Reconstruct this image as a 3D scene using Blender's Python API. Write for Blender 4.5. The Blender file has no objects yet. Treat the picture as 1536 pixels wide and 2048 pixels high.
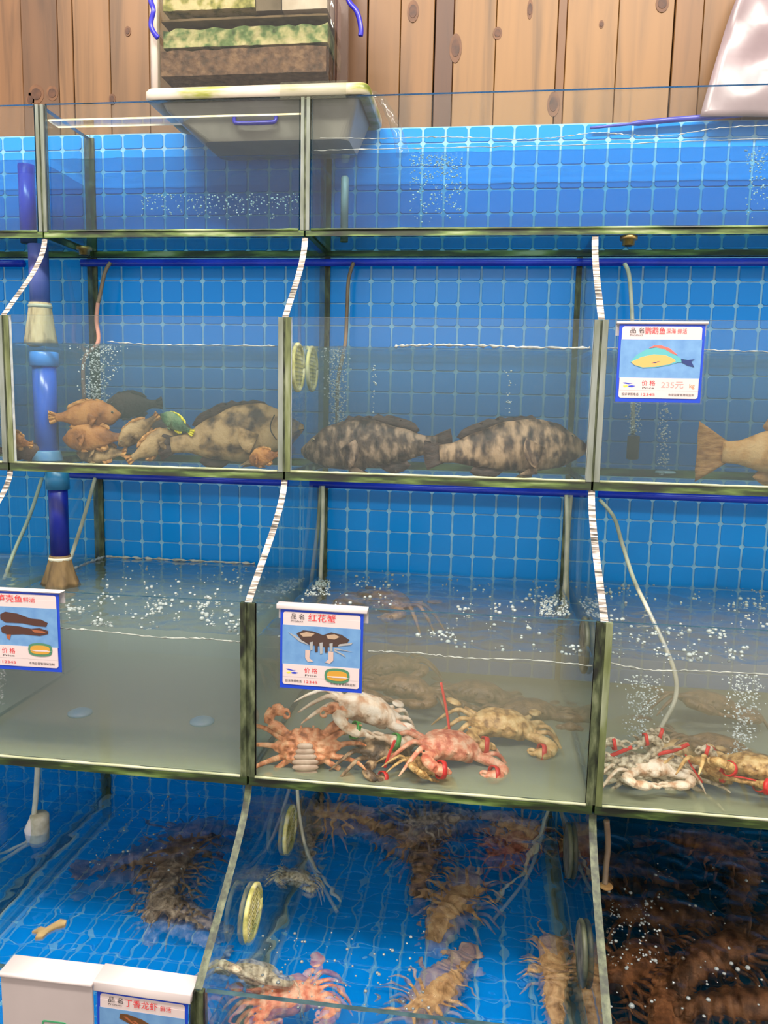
import bpy, bmesh, math, random
from mathutils import Vector, Matrix, noise as mnoise

scene = bpy.context.scene
COL = scene.collection
random.seed(7)

# ------------------------------------------------------------------ camera
CAM = Vector((0.14613, -1.82736, 1.49268))
AX_R = Vector((0.9913984, 0.12901595, 0.02200209))
AX_F = Vector((-0.12502114, 0.98328023, -0.13239978))
AX_U = Vector((-0.03871591, 0.1285102, 0.99095217))
FPX = 1564.76
cam_data = bpy.data.cameras.new('camera')
cam = bpy.data.objects.new('camera', cam_data)
COL.objects.link(cam)
rot = Matrix((AX_R, AX_U, -AX_F)).transposed()
cam.matrix_world = Matrix.Translation(CAM) @ rot.to_4x4()
cam_data.sensor_fit = 'HORIZONTAL'
cam_data.sensor_width = 36.0
cam_data.lens = FPX / 1536.0 * 36.0
cam_data.clip_start = 0.02
scene.camera = cam


def at(px, py, Y):
    """point of the plane at depth Y seen at a photograph pixel"""
    d = AX_R * ((px - 768) / FPX) + AX_F + AX_U * ((1024 - py) / FPX)
    return CAM + d * ((Y - CAM.y) / d.y)


def atz(px, py, Z):
    d = AX_R * ((px - 768) / FPX) + AX_F + AX_U * ((1024 - py) / FPX)
    return CAM + d * ((Z - CAM.z) / d.z)


def proj(p):
    q = Vector(p) - CAM
    w = q.dot(AX_F)
    return 768 + FPX * q.dot(AX_R) / w, 1024 - FPX * q.dot(AX_U) / w


# ------------------------------------------------------------------ world, lamps, exposure
world = bpy.data.worlds.new('room_ambience')
scene.world = world
world.use_nodes = True
bg = world.node_tree.nodes['Background']
bg.inputs[0].default_value = (1.0, 0.90, 0.82, 1)
bg.inputs[1].default_value = 1.28


def area(name, loc, target, sx, sy, power, color=(1, 0.93, 0.84)):
    l = bpy.data.lights.new(name, 'AREA')
    l.shape = 'RECTANGLE'
    l.size, l.size_y = sx, sy
    l.energy = power
    l.color = color
    o = bpy.data.objects.new(name, l)
    COL.objects.link(o)
    o.location = loc
    o.rotation_euler = (Vector(target) - Vector(loc)).to_track_quat('-Z', 'Y').to_euler()
    return o


area('ceiling_tube_lamp', (-0.8, -1.65, 3.45), (-0.6, -0.5, 0.8), 1.2, 0.12, 72)
area('ceiling_tube_lamp', (0.8, -1.65, 3.45), (0.5, -0.5, 0.8), 1.2, 0.12, 72)
area('ceiling_tube_lamp', (-0.2, -5.6, 2.56), (0.0, 0.0, 1.6), 1.6, 0.05, 10)

vs = scene.view_settings
vs.view_transform = 'Standard'
vs.look = 'None'
vs.gamma = 1.0
vs.exposure = 0.08
vs.use_curve_mapping = False
scene.cycles.transparent_max_bounces = 48
scene.cycles.max_bounces = 5
scene.cycles.adaptive_threshold = 0.1
scene.cycles.volume_bounces = 0
scene.cycles.light_sampling_threshold = 0.03


# ------------------------------------------------------------------ helpers
def S(r, g, b):
    def f(c):
        c /= 255.0
        return c / 12.92 if c <= 0.04045 else ((c + 0.055) / 1.055) ** 2.4
    return (f(r), f(g), f(b), 1.0)


def new_mat(name):
    m = bpy.data.materials.new(name)
    m.use_nodes = True
    m.node_tree.nodes.clear()
    return m, m.node_tree.nodes, m.node_tree.links


def surf(name, cols, scale=30.0, rough=0.5, detail=4.0, stretch=None, spec=0.5, bump=0.0, bscale=None, lo=0.3, hi=0.7,
         metal=0.0, coords='Object', sss=0.0):
    """principled surface whose colour runs through `cols` by noise"""
    m, n, l = new_mat(name)
    out = n.new('ShaderNodeOutputMaterial')
    p = n.new('ShaderNodeBsdfPrincipled')
    l.new(p.outputs[0], out.inputs[0])
    p.inputs['Roughness'].default_value = rough
    p.inputs['Metallic'].default_value = metal
    p.inputs['Specular IOR Level'].default_value = spec
    if sss:
        p.inputs['Subsurface Weight'].default_value = sss
        p.inputs['Subsurface Radius'].default_value = (0.012, 0.006, 0.004)
    if not isinstance(cols[0], (tuple, list)):
        cols = [cols]
    tc = n.new('ShaderNodeTexCoord')
    mp = n.new('ShaderNodeMapping')
    l.new(tc.outputs[coords], mp.inputs[0])
    if stretch:
        mp.inputs['Scale'].default_value = stretch
    if len(cols) == 1:
        p.inputs['Base Color'].default_value = cols[0]
    else:
        nz = n.new('ShaderNodeTexNoise')
        nz.inputs['Scale'].default_value = scale
        nz.inputs['Detail'].default_value = detail
        l.new(mp.outputs[0], nz.inputs['Vector'])
        r = n.new('ShaderNodeValToRGB')
        e = r.color_ramp.elements
        while len(e) < len(cols):
            e.new(0.5)
        for i, c in enumerate(cols):
            e[i].position = lo + (hi - lo) * i / (len(cols) - 1)
            e[i].color = c
        l.new(nz.outputs[0], r.inputs[0])
        l.new(r.outputs[0], p.inputs['Base Color'])
    if bump:
        nb = n.new('ShaderNodeTexNoise')
        nb.inputs['Scale'].default_value = bscale or scale
        nb.inputs['Detail'].default_value = 5
        l.new(mp.outputs[0], nb.inputs['Vector'])
        b = n.new('ShaderNodeBump')
        b.inputs['Strength'].default_value = bump
        b.inputs['Distance'].default_value = 0.004
        l.new(nb.outputs[0], b.inputs['Height'])
        l.new(b.outputs[0], p.inputs['Normal'])
    return m


def schlick(n, l, f0):
    """reflectance of a thin clear layer, the same from both sides"""
    lw = n.new('ShaderNodeLayerWeight')
    lw.inputs[0].default_value = 0.5
    pw = n.new('ShaderNodeMath')
    pw.operation = 'POWER'
    pw.inputs[1].default_value = 5.0
    l.new(lw.outputs['Facing'], pw.inputs[0])
    ma = n.new('ShaderNodeMath')
    ma.operation = 'MULTIPLY_ADD'
    ma.inputs[1].default_value = 1.0 - f0
    ma.inputs[2].default_value = f0
    l.new(pw.outputs[0], ma.inputs[0])
    return ma


def glass(name, tint, refl=1.0):
    """clear pane: light passes straight through, sharp fresnel reflection"""
    m, n, l = new_mat(name)
    out = n.new('ShaderNodeOutputMaterial')
    t = n.new('ShaderNodeBsdfTransparent')
    t.inputs[0].default_value = tint
    g = n.new('ShaderNodeBsdfGlossy')
    g.inputs['Roughness'].default_value = 0.0
    g.inputs['Color'].default_value = (refl, refl, refl, 1)
    fr = schlick(n, l, 0.032)
    mix = n.new('ShaderNodeMixShader')
    l.new(fr.outputs[0], mix.inputs[0])
    l.new(t.outputs[0], mix.inputs[1])
    l.new(g.outputs[0], mix.inputs[2])
    l.new(mix.outputs[0], out.inputs[0])
    return m


def haze_pane(name, tint, film, amount, scale=10):
    """pane dulled by a film of algae or lime"""
    m, n, l = new_mat(name)
    out = n.new('ShaderNodeOutputMaterial')
    t = n.new('ShaderNodeBsdfTransparent')
    t.inputs[0].default_value = tint
    d = n.new('ShaderNodeBsdfDiffuse')
    d.inputs[0].default_value = film
    mix = n.new('ShaderNodeMixShader')
    mix.inputs[0].default_value = amount
    l.new(t.outputs[0], mix.inputs[1])
    l.new(d.outputs[0], mix.inputs[2])
    l.new(mix.outputs[0], out.inputs[0])
    return m


def water_mat(name, tint, scat=None, scat_d=0.0, absc=None, abs_d=0.0, refl=1.0, refract=0.0):
    """water body: glossy top (the waves are geometry), murk as a volume"""
    m, n, l = new_mat(name)
    out = n.new('ShaderNodeOutputMaterial')
    t = n.new('ShaderNodeBsdfTransparent')
    t.inputs[0].default_value = tint
    g = n.new('ShaderNodeBsdfGlossy')
    g.inputs['Roughness'].default_value = 0.0
    g.inputs['Color'].default_value = (refl, refl, refl, 1)
    fr = schlick(n, l, 0.022)
    ge = n.new('ShaderNodeNewGeometry')
    sx = n.new('ShaderNodeSeparateXYZ')
    l.new(ge.outputs['True Normal'], sx.inputs[0])
    bf = n.new('ShaderNodeMath')          # outward normal also when seen from below
    bf.operation = 'MULTIPLY_ADD'
    bf.inputs[1].default_value = -2.0
    bf.inputs[2].default_value = 1.0
    l.new(ge.outputs['Backfacing'], bf.inputs[0])
    ab = n.new('ShaderNodeMath')
    ab.operation = 'MULTIPLY'
    l.new(sx.outputs[2], ab.inputs[0])
    l.new(bf.outputs[0], ab.inputs[1])
    gt = n.new('ShaderNodeMath')
    gt.operation = 'GREATER_THAN'
    gt.inputs[1].default_value = 0.6
    l.new(ab.outputs[0], gt.inputs[0])
    mu = n.new('ShaderNodeMath')
    mu.operation = 'MULTIPLY'
    l.new(fr.outputs[0], mu.inputs[0])
    l.new(gt.outputs[0], mu.inputs[1])
    mix = n.new('ShaderNodeMixShader')
    l.new(mu.outputs[0], mix.inputs[0])
    if refract:
        rf = n.new('ShaderNodeBsdfRefraction')
        rf.inputs['Color'].default_value = tint
        rf.inputs['Roughness'].default_value = 0.0
        rf.inputs['IOR'].default_value = 1.12
        m3 = n.new('ShaderNodeMath')
        m3.operation = 'MULTIPLY'
        m3.inputs[1].default_value = refract
        l.new(gt.outputs[0], m3.inputs[0])
        mr = n.new('ShaderNodeMixShader')
        l.new(m3.outputs[0], mr.inputs[0])
        l.new(t.outputs[0], mr.inputs[1])
        l.new(rf.outputs[0], mr.inputs[2])
        l.new(mr.outputs[0], mix.inputs[1])
    else:
        l.new(t.outputs[0], mix.inputs[1])
    l.new(g.outputs[0], mix.inputs[2])
    l.new(mix.outputs[0], out.inputs[0])
    vol = None
    if scat_d:
        vsn = n.new('ShaderNodeVolumeScatter')
        vsn.inputs['Color'].default_value = scat
        vsn.inputs['Density'].default_value = scat_d
        vol = vsn
    if abs_d:
        va = n.new('ShaderNodeVolumeAbsorption')
        va.inputs['Color'].default_value = absc
        va.inputs['Density'].default_value = abs_d
        if vol:
            ad = n.new('ShaderNodeAddShader')
            l.new(vol.outputs[0], ad.inputs[0])
            l.new(va.outputs[0], ad.inputs[1])
            vol = ad
        else:
            vol = va
    if vol:
        l.new(vol.outputs[0], out.inputs['Volume'])
    return m


class MB:
    """mesh builder: everything added becomes ONE mesh object"""

    def __init__(self):
        self.v, self.f, self.m = [], [], []

    def add(self, verts, faces, mi=0):
        o = len(self.v)
        self.v += [tuple(p) for p in verts]
        for f in faces:
            self.f.append([i + o for i in f])
            self.m.append(mi)
        return self

    def box(self, x0, x1, y0, y1, z0, z1, mi=0, edge=None, axis=1):
        """axis: the two faces across this axis get mi, the others `edge`"""
        v = [(x, y, z) for x in (x0, x1) for y in (y0, y1) for z in (z0, z1)]
        fs = [(0, 1, 3, 2), (4, 6, 7, 5), (0, 4, 5, 1), (2, 3, 7, 6), (0, 2, 6, 4), (1, 5, 7, 3)]
        o = len(self.v)
        self.v += v
        for k, f in enumerate(fs):
            self.f.append([i + o for i in f])
            self.m.append(mi if (edge is None or k // 2 == axis) else edge)
        return self

    def prism(self, pts, a, b, axis=0, mi=0, edge=None):
        """polygon pts in the plane across `axis`, from a to b along it"""
        n = len(pts)

        def mk(p, c):
            return (c, p[0], p[1]) if axis == 0 else ((p[0], c, p[1]) if axis == 1 else (p[0], p[1], c))
        v = [mk(p, a) for p in pts] + [mk(p, b) for p in pts]
        e = mi if edge is None else edge
        self.add(v, [list(range(n))[::-1], list(range(n, 2 * n))], mi)
        o = len(self.v) - 2 * n
        for i in range(n):
            j = (i + 1) % n
            self.f.append([o + i, o + j, o + n + j, o + n + i])
            self.m.append(e)
        return self

    def loft(self, rings, mi=0, caps=True, closed=True):
        n = len(rings[0])
        v = [p for r in rings for p in r]
        fs = []
        for k in range(len(rings) - 1):
            for i in range(n if closed else n - 1):
                j = (i + 1) % n
                fs.append((k * n + i, k * n + j, (k + 1) * n + j, (k + 1) * n + i))
        if caps:
            fs.append(tuple(range(n))[::-1])
            fs.append(tuple((len(rings) - 1) * n + i for i in range(n)))
        return self.add(v, fs, mi)

    def tube(self, path, r, seg=8, mi=0, caps=True, flat=1.0):
        path = [Vector(p) for p in path]
        rs = r if isinstance(r, (list, tuple)) else [r] * len(path)
        up = None
        rings = []
        for i, p in enumerate(path):
            t = (path[min(i + 1, len(path) - 1)] - path[max(i - 1, 0)])
            if t.length < 1e-9:
                t = Vector((0, 0, 1))
            t.normalize()
            if up is None:
                up = Vector((0, 0, 1)) if abs(t.z) < 0.9 else Vector((0, 1, 0))
            s = t.cross(up)
            if s.length < 1e-6:
                s = Vector((1, 0, 0))
            s.normalize()
            up = s.cross(t).normalized()
            rings.append([p + s * (rs[i] * math.cos(a)) + up * (rs[i] * flat * math.sin(a))
                          for a in [2 * math.pi * k / seg for k in range(seg)]])
        return self.loft(rings, mi, caps)

    def ball(self, c, rx, ry=None, rz=None, seg=10, rings=6, mi=0, mat=None):
        ry = rx if ry is None else ry
        rz = rx if rz is None else rz
        v = [Vector((0, 0, -rz))]
        for k in range(1, rings):
            a = -math.pi / 2 + math.pi * k / rings
            for i in range(seg):
                b = 2 * math.pi * i / seg
                v.append(Vector((rx * math.cos(a) * math.cos(b), ry * math.cos(a) * math.sin(b), rz * math.sin(a))))
        v.append(Vector((0, 0, rz)))
        fs = [(0, 1 + (i + 1) % seg, 1 + i) for i in range(seg)]
        for k in range(rings - 2):
            for i in range(seg):
                a = 1 + k * seg
                fs.append((a + i, a + (i + 1) % seg, a + seg + (i + 1) % seg, a + seg + i))
        a = 1 + (rings - 2) * seg
        fs += [(a + i, a + (i + 1) % seg, len(v) - 1) for i in range(seg)]
        if mat:
            v = [mat @ p for p in v]
        c = Vector(c)
        return self.add([p + c for p in v], fs, mi)

    def mesh(self, name, mats, smooth=False, off=(0, 0, 0)):
        me = bpy.data.meshes.new(name)
        me.from_pydata([(p[0] - off[0], p[1] - off[1], p[2] - off[2]) for p in self.v], [], self.f)
        for m in (mats if isinstance(mats, (list, tuple)) else [mats]):
            me.materials.append(m)
        me.polygons.foreach_set('material_index', self.m)
        if smooth:
            me.polygons.foreach_set('use_smooth', [True] * len(self.f))
        bm = bmesh.new()
        bm.from_mesh(me)
        bmesh.ops.recalc_face_normals(bm, faces=bm.faces)
        bm.to_mesh(me)
        bm.free()
        me.update()
        return me

    def build(self, name, mats, parent=None, smooth=False, local=False):
        """coordinates are world ones unless local; children hang on translated-only parents"""
        off = (0, 0, 0)
        if parent is not None and not local:
            off = world_loc(parent)
        o = bpy.data.objects.new(name, self.mesh(name, mats, smooth, off))
        COL.objects.link(o)
        o.parent = parent
        return o


def world_loc(o):
    p = Vector((0, 0, 0))
    while o is not None:
        p += o.location
        o = o.parent
    return p


def tag(o, label, cat=None, group=None, kind=None):
    o['label'] = label
    if cat:
        o['category'] = cat
    if group:
        o['group'] = group
    if kind:
        o['kind'] = kind
    return o


def thing(name, label, cat, loc, group=None):
    o = bpy.data.objects.new(name, None)
    o.empty_display_size = 0.03
    COL.objects.link(o)
    o.location = loc
    return tag(o, label, cat, group)


def orient(o, loc, fwd, up):
    """local Y along fwd, local Z near up"""
    y = Vector(fwd).normalized()
    z = Vector(up)
    z = (z - y * z.dot(y)).normalized()
    x = y.cross(z)
    o.matrix_world = Matrix.Translation(Vector(loc)) @ Matrix((x, y, z)).transposed().to_4x4()
    return o


def smooth_path(pts, n=6):
    """catmull-rom through pts"""
    P = [Vector(p) for p in pts]
    out = []
    for i in range(len(P) - 1):
        a, b, c, d = P[max(i - 1, 0)], P[i], P[i + 1], P[min(i + 2, len(P) - 1)]
        for k in range(n):
            t = k / n
            out.append(0.5 * ((2 * b) + (c - a) * t + (2 * a - 5 * b + 4 * c - d) * t * t + (3 * b - a - 3 * c + d) * t ** 3))
    out.append(P[-1])
    return out


def fuse(mb, voxel, mats, name):
    """voxel-fuse an animal's pieces into one continuous skin"""
    me = mb.mesh(name, mats, True)
    o = bpy.data.objects.new(name, me)
    COL.objects.link(o)
    r = o.modifiers.new('fuse', 'REMESH')
    r.mode = 'VOXEL'
    r.voxel_size = voxel
    r.use_smooth_shade = True
    s = o.modifiers.new('relax', 'SMOOTH')
    s.iterations = 2
    s.factor = 0.5
    dg = bpy.context.evaluated_depsgraph_get()
    me2 = bpy.data.meshes.new_from_object(o.evaluated_get(dg))
    me2.name = name
    bpy.data.objects.remove(o)
    me2.materials.clear()
    for m in (mats if isinstance(mats, (list, tuple)) else [mats]):
        me2.materials.append(m)
    return me2


# ------------------------------------------------------------------ layout (metres)
D = {-1: -1.37, 0: -0.798, 1: -0.2333, 2: 0.342, 3: 0.917}
YF = {1: -0.217, 2: -0.372, 3: -0.604, 4: -0.847}
ZT = {1: 2.100, 2: 1.656, 3: 1.168, 4: 0.657}
ZB = {1: 1.839, 2: 1.359, 3: 0.856, 4: 0.405}
WL = {1: 1.994, 2: 1.604, 3: 1.108, 4: 0.600}
TILE = 0.05

# ------------------------------------------------------------------ materials
M_pane = glass('clear_pane', (0.96, 0.98, 0.975, 1), 0.9)
M_div = glass('divider_pane', (0.86, 0.93, 0.92, 1), 0.9)
M_floor_clear = haze_pane('clear_floor_pane', (0.92, 0.96, 0.94, 1), S(84, 100, 66), 0.36)
M_floor_algae = haze_pane('algae_floor_pane', (0.90, 0.95, 0.92, 1), S(140, 150, 112), 0.05)
M_floor_lime = haze_pane('lime_floor_pane', (0.90, 0.95, 0.92, 1), S(176, 178, 148), 0.48)
M_edge = surf('lamp_lit_ground_edge', [S(190, 192, 186), S(236, 234, 226)], 60, 0.25, spec=0.8)  # ground edge whitened, lamp highlight of the second tier rim painted in
M_edge_dark = surf('polished_dark_edge', [S(38, 60, 68), S(70, 95, 100)], 40, 0.2, spec=0.8)
M_edge_s = surf('chipped_white_edge', [S(52, 48, 42), S(128, 118, 108), S(205, 192, 182)], 210, 0.3, stretch=(0.12, 1, 1), spec=0.8,
                lo=0.36, hi=0.6)
M_seal = surf('grey_green_seal', [S(52, 60, 30), S(98, 106, 66), S(140, 146, 120)], 14, 0.4, stretch=(3, 3, 0.6))
M_seal_pale = surf('pale_grey_seal', [S(92, 98, 82), S(136, 142, 138)], 14, 0.4, stretch=(3, 3, 0.6))
M_seal_algae = surf('algae_seal', [S(12, 16, 8), S(40, 48, 26), S(74, 82, 54), S(100, 106, 78)], 40, 0.5, stretch=(2, 2, 0.7))
M_algae_edge = surf('algae_floor_edge', [S(16, 22, 8), S(40, 58, 20), S(95, 118, 55), S(150, 160, 120)], 26, 0.35, stretch=(0.35, 1, 2.2), spec=0.7, lo=0.36, hi=0.72)
M_bead = surf('pale_bead', [S(92, 104, 60), S(160, 164, 130), S(190, 190, 165)], 22, 0.3, stretch=(0.5, 1, 1))
M_tile = surf('blue_glaze', [S(0, 130, 216)], rough=0.2, spec=0.25)
M_grout = surf('pale_blue_joint', [S(95, 160, 205), S(140, 188, 214)], 40, 0.4)
M_sheet = surf('pale_floor_sheet', [S(120, 128, 95), S(168, 172, 150), S(190, 192, 178)], 9, 0.5)
M_pipe = surf('blue_plastic_pipe', [S(22, 42, 168), S(34, 60, 200)], 12, 0.28)
M_pipe_light = surf('light_blue_plastic', [S(40, 120, 205), S(60, 140, 215)], 14, 0.3)
M_pipe_stain = surf('stained_blue_pipe', [S(18, 92, 60), S(24, 88, 190), S(30, 100, 215)], 12, 0.25, stretch=(1, 1, 0.25), lo=0.36, hi=0.56)
M_pipe_dark = surf('navy_pipe', [S(10, 25, 118), S(16, 34, 140)], 10, 0.35)
M_hose_clear = surf('cloudy_tube', [S(165, 165, 145), S(205, 200, 180)], 30, 0.3)
M_hose_brown = surf('brown_tube', [S(95, 78, 62), S(150, 122, 95)], 16, 0.35)
M_hose_pink = surf('pink_tube', [S(205, 140, 120), S(225, 165, 145)], 20, 0.35)
M_cloth = surf('beige_mesh_cloth', [S(130, 108, 72), S(190, 165, 125), S(205, 182, 145)], 30, 0.8, stretch=(2.5, 2.5, 0.5))
M_cloth_brown = surf('brown_mesh_cloth', [S(70, 55, 35), S(120, 98, 62)], 30, 0.8, stretch=(2.5, 2.5, 0.5))
M_white = surf('white_plastic', [S(206, 194, 192), S(222, 210, 208)], 8, 0.35)
M_brass = surf('brass_fitting', [S(110, 88, 48), S(205, 180, 110)], 50, 0.3, metal=0.6)
M_dark = surf('black_rubber', [S(22, 22, 20), S(40, 38, 34)], 30, 0.6)

# ------------------------------------------------------------------ floor of the shop
fl = MB().box(-3.0, 3.0, -6.5, 0.06, -0.05, 0.0).build('floor', surf('wet_grey_floor', [S(70, 68, 64), S(96, 92, 88)], 3, 0.4))
fl['kind'] = 'structure'

# ------------------------------------------------------------------ plank wall
wall = thing('wall_back', 'pine plank wall behind the top tanks', None, (0, 0.03, 1.7))
wall['kind'] = 'structure'
del wall['label']
o = MB().box(-1.7, 1.4, 0.035, 0.06, 0.2, 2.75).build('backing', surf('dark_wall_backing', [S(40, 26, 16)], rough=0.9), wall)


def plank_mat(i, base):
    m, n, l = new_mat('pine_plank')
    out = n.new('ShaderNodeOutputMaterial')
    p = n.new('ShaderNodeBsdfPrincipled')
    p.inputs['Roughness'].default_value = 0.5
    l.new(p.outputs[0], out.inputs[0])
    tc = n.new('ShaderNodeTexCoord')
    mp = n.new('ShaderNodeMapping')
    mp.inputs['Location'].default_value = (i * 3.7, 0, i * 1.3)
    mp.inputs['Scale'].default_value = (1, 1, 0.06)
    l.new(tc.outputs['Object'], mp.inputs[0])
    nz = n.new('ShaderNodeTexNoise')
    nz.inputs['Scale'].default_value = 34
    nz.inputs['Detail'].default_value = 6
    nz.inputs['Distortion'].default_value = 0.6
    l.new(mp.outputs[0], nz.inputs['Vector'])
    r = n.new('ShaderNodeValToRGB')
    r.color_ramp.elements[0].position = 0.30
    r.color_ramp.elements[0].color = tuple(c * 0.55 for c in base[:3]) + (1,)
    r.color_ramp.elements[1].position = 0.68
    r.color_ramp.elements[1].color = tuple(min(1, c * 1.15) for c in base[:3]) + (1,)
    e = r.color_ramp.elements.new(0.48)
    e.color = base
    l.new(nz.outputs[0], r.inputs[0])
    l.new(r.outputs[0], p.inputs['Base Color'])
    return m


seams = [-150, -60, 46, 118, 148, 222, 300, 420, 540, 640, 735, 800, 868, 906, 990, 1112, 1130, 1232, 1343, 1400, 1490, 1580, 1680]
tones = [S(178, 132, 100), S(178, 132, 100), S(150, 110, 84), S(182, 138, 104), S(196, 150, 112), S(186, 142, 106), S(176, 134, 100),
         S(170, 128, 92), S(170, 128, 92), S(150, 106, 66), S(176, 130, 78), S(186, 138, 86), S(120, 76, 42), S(196, 150, 98),
         S(200, 154, 102), S(160, 112, 68), S(202, 156, 104), S(198, 152, 102), S(180, 132, 84), S(190, 142, 92), S(178, 130, 84), S(178, 130, 84)]
planks = []
for i in range(len(seams) - 1):
    a, b = at(seams[i], 120, 0.02).x, at(seams[i + 1], 120, 0.02).x
    gl = 0.0014 if seams[i] in (148, 868, 1343, 735) else 0.0004
    gr = 0.0014 if seams[i + 1] in (148, 868, 1343, 735) else 0.0004
    yp = 0.0162 + 0.0008 * (i % 2)
    pts = [(a + gl, 0.034), (a + gl, yp + 0.002), (a + gl + 0.0012, yp), (b - gr - 0.0012, yp), (b - gr, yp + 0.002), (b - gr, 0.034)]
    planks.append(MB().prism(pts, 1.15, 2.72, axis=2).build('plank', plank_mat(i, (tones[i][0] * 0.34, tones[i][1] * 0.30, tones[i][2] * 0.20, 1)), wall))
M_knot = surf('dark_knot', [S(42, 22, 10), S(86, 50, 26)], 60, 0.6)
M_knot_ring = surf('knot_ring', [S(84, 52, 28), S(108, 70, 40)], 50, 0.6)
for (px, py, r, e) in ((995, 66, 0.0065, 1.2), (911, 96, 0.009, 2.0), (826, 22, 0.0085, 1.6), (1203, 48, 0.0035, 1.4), (72, 188, 0.013, 1.0),
                       (104, 186, 0.010, 1.0), (60, 200, 0.007, 1.4), (224, 198, 0.0055, 1.3), (1107, 208, 0.009, 1.7), (255, 62, 0.005, 1.3),
                       (1325, 6, 0.009, 1.2), (1060, 18, 0.004, 3.0)):
    c = at(px, py, 0.0148)
    kn = MB()
    ring = [(c.x + r * math.cos(a), c.z + r * e * math.sin(a)) for a in [2 * math.pi * k / 14 for k in range(14)]]
    kn.prism(ring, c.y - 0.0002, c.y + 0.004, axis=1, mi=0)
    ring = [(c.x + 1.5 * r * math.cos(a), c.z + 1.7 * r * e * math.sin(a)) for a in [2 * math.pi * k / 16 for k in range(16)]]
    kn.prism(ring, c.y + 0.0006, c.y + 0.004, axis=1, mi=1)
    kn.build('knot', [M_knot, M_knot_ring], wall)

# ------------------------------------------------------------------ tanks
TILE_CACHE = {}


def tile_mesh(w, h):
    key = (round(w, 4), round(h, 4))
    if key not in TILE_CACHE:
        c = 0.0042
        a, b = w / 2, h / 2
        c = min(c, a * 0.8, b * 0.8)

        def oct_(s, z):
            A, B, Cc = a - s, b - s, c
            return [(-A + Cc, -B, z), (A - Cc, -B, z), (A, -B + Cc, z), (A, B - Cc, z), (A - Cc, B, z), (-A + Cc, B, z), (-A, B - Cc, z), (-A, -B + Cc, z)]
        mb = MB().loft([oct_(0, 0), oct_(0, 0.0016), oct_(0.0006, 0.0021)])
        TILE_CACHE[key] = mb.mesh('tile', M_tile)
    return TILE_CACHE[key]


def cut(lo, hi, phase):
    """grid cells of the tile pitch clipped to lo..hi"""
    k = math.floor((lo - phase) / TILE)
    out = []
    while phase + k * TILE < hi:
        a, b = max(lo, phase + k * TILE), min(hi, phase + (k + 1) * TILE)
        if b - a > 0.009:
            out.append((a, b))
        k += 1
    return out


def tiled(panel, cells_u, cells_v, place, gu=0.0048, gv=0.0030):
    rest = MB()
    for (u0, u1) in cells_u:
        for (v0, v1) in cells_v:
            w, h = u1 - u0 - gu, v1 - v0 - gv
            if w < 0.003 or h < 0.003:
                continue
            mtx = place((u0 + u1) / 2, (v0 + v1) / 2)
            x, y = proj(mtx.translation)
            if -60 < x < 1596 and -60 < y < 2110:
                o = bpy.data.objects.new('tile', tile_mesh(w, h))
                COL.objects.link(o)
                o.parent = panel
                o.matrix_local = Matrix.Translation(-world_loc(panel)) @ mtx
            else:
                me = tile_mesh(w, h)
                rest.add([mtx @ v.co for v in me.vertices], [list(p.vertices) for p in me.polygons])
    if rest.f:
        r = rest.build('tile_remainder', M_tile, panel)
        r['kind'] = 'stuff'


R_WALL = Matrix.Rotation(math.pi / 2, 4, 'X')


def divider_profile(t):
    yf, zb, zt = YF[t], ZB[t] + 0.008, ZT[t]
    if t == 1:
        return [(-0.006, zb), (yf + 0.009, zb), (yf + 0.009, zt - 0.002), (-0.006, zt - 0.002)], (1, 2)
    yu, zu = YF[t - 1], ZB[t - 1] - 0.008
    pts = [(-0.006, zb), (yf + 0.009, zb)]
    n = 22
    for k in range(n + 1):
        s = k / n
        e = 1 - (1 - s) ** 1.55
        e = 0.75 * e + 0.25 * (s * s * (3 - 2 * s))
        pts.append((yf + 0.004 + (yu + 0.004 - yf - 0.004) * e, zt + (zu - zt) * s))
    pts.append((-0.006, zu))
    return pts, (2, n + 2)


PH = {1: (at(983, 265, 0).x, at(900, 382, 0).z), 2: (-0.127, 1.7776), 3: (-0.1235, 1.2501), 4: (-0.13, 0.79)}
TANKS = {}


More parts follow.
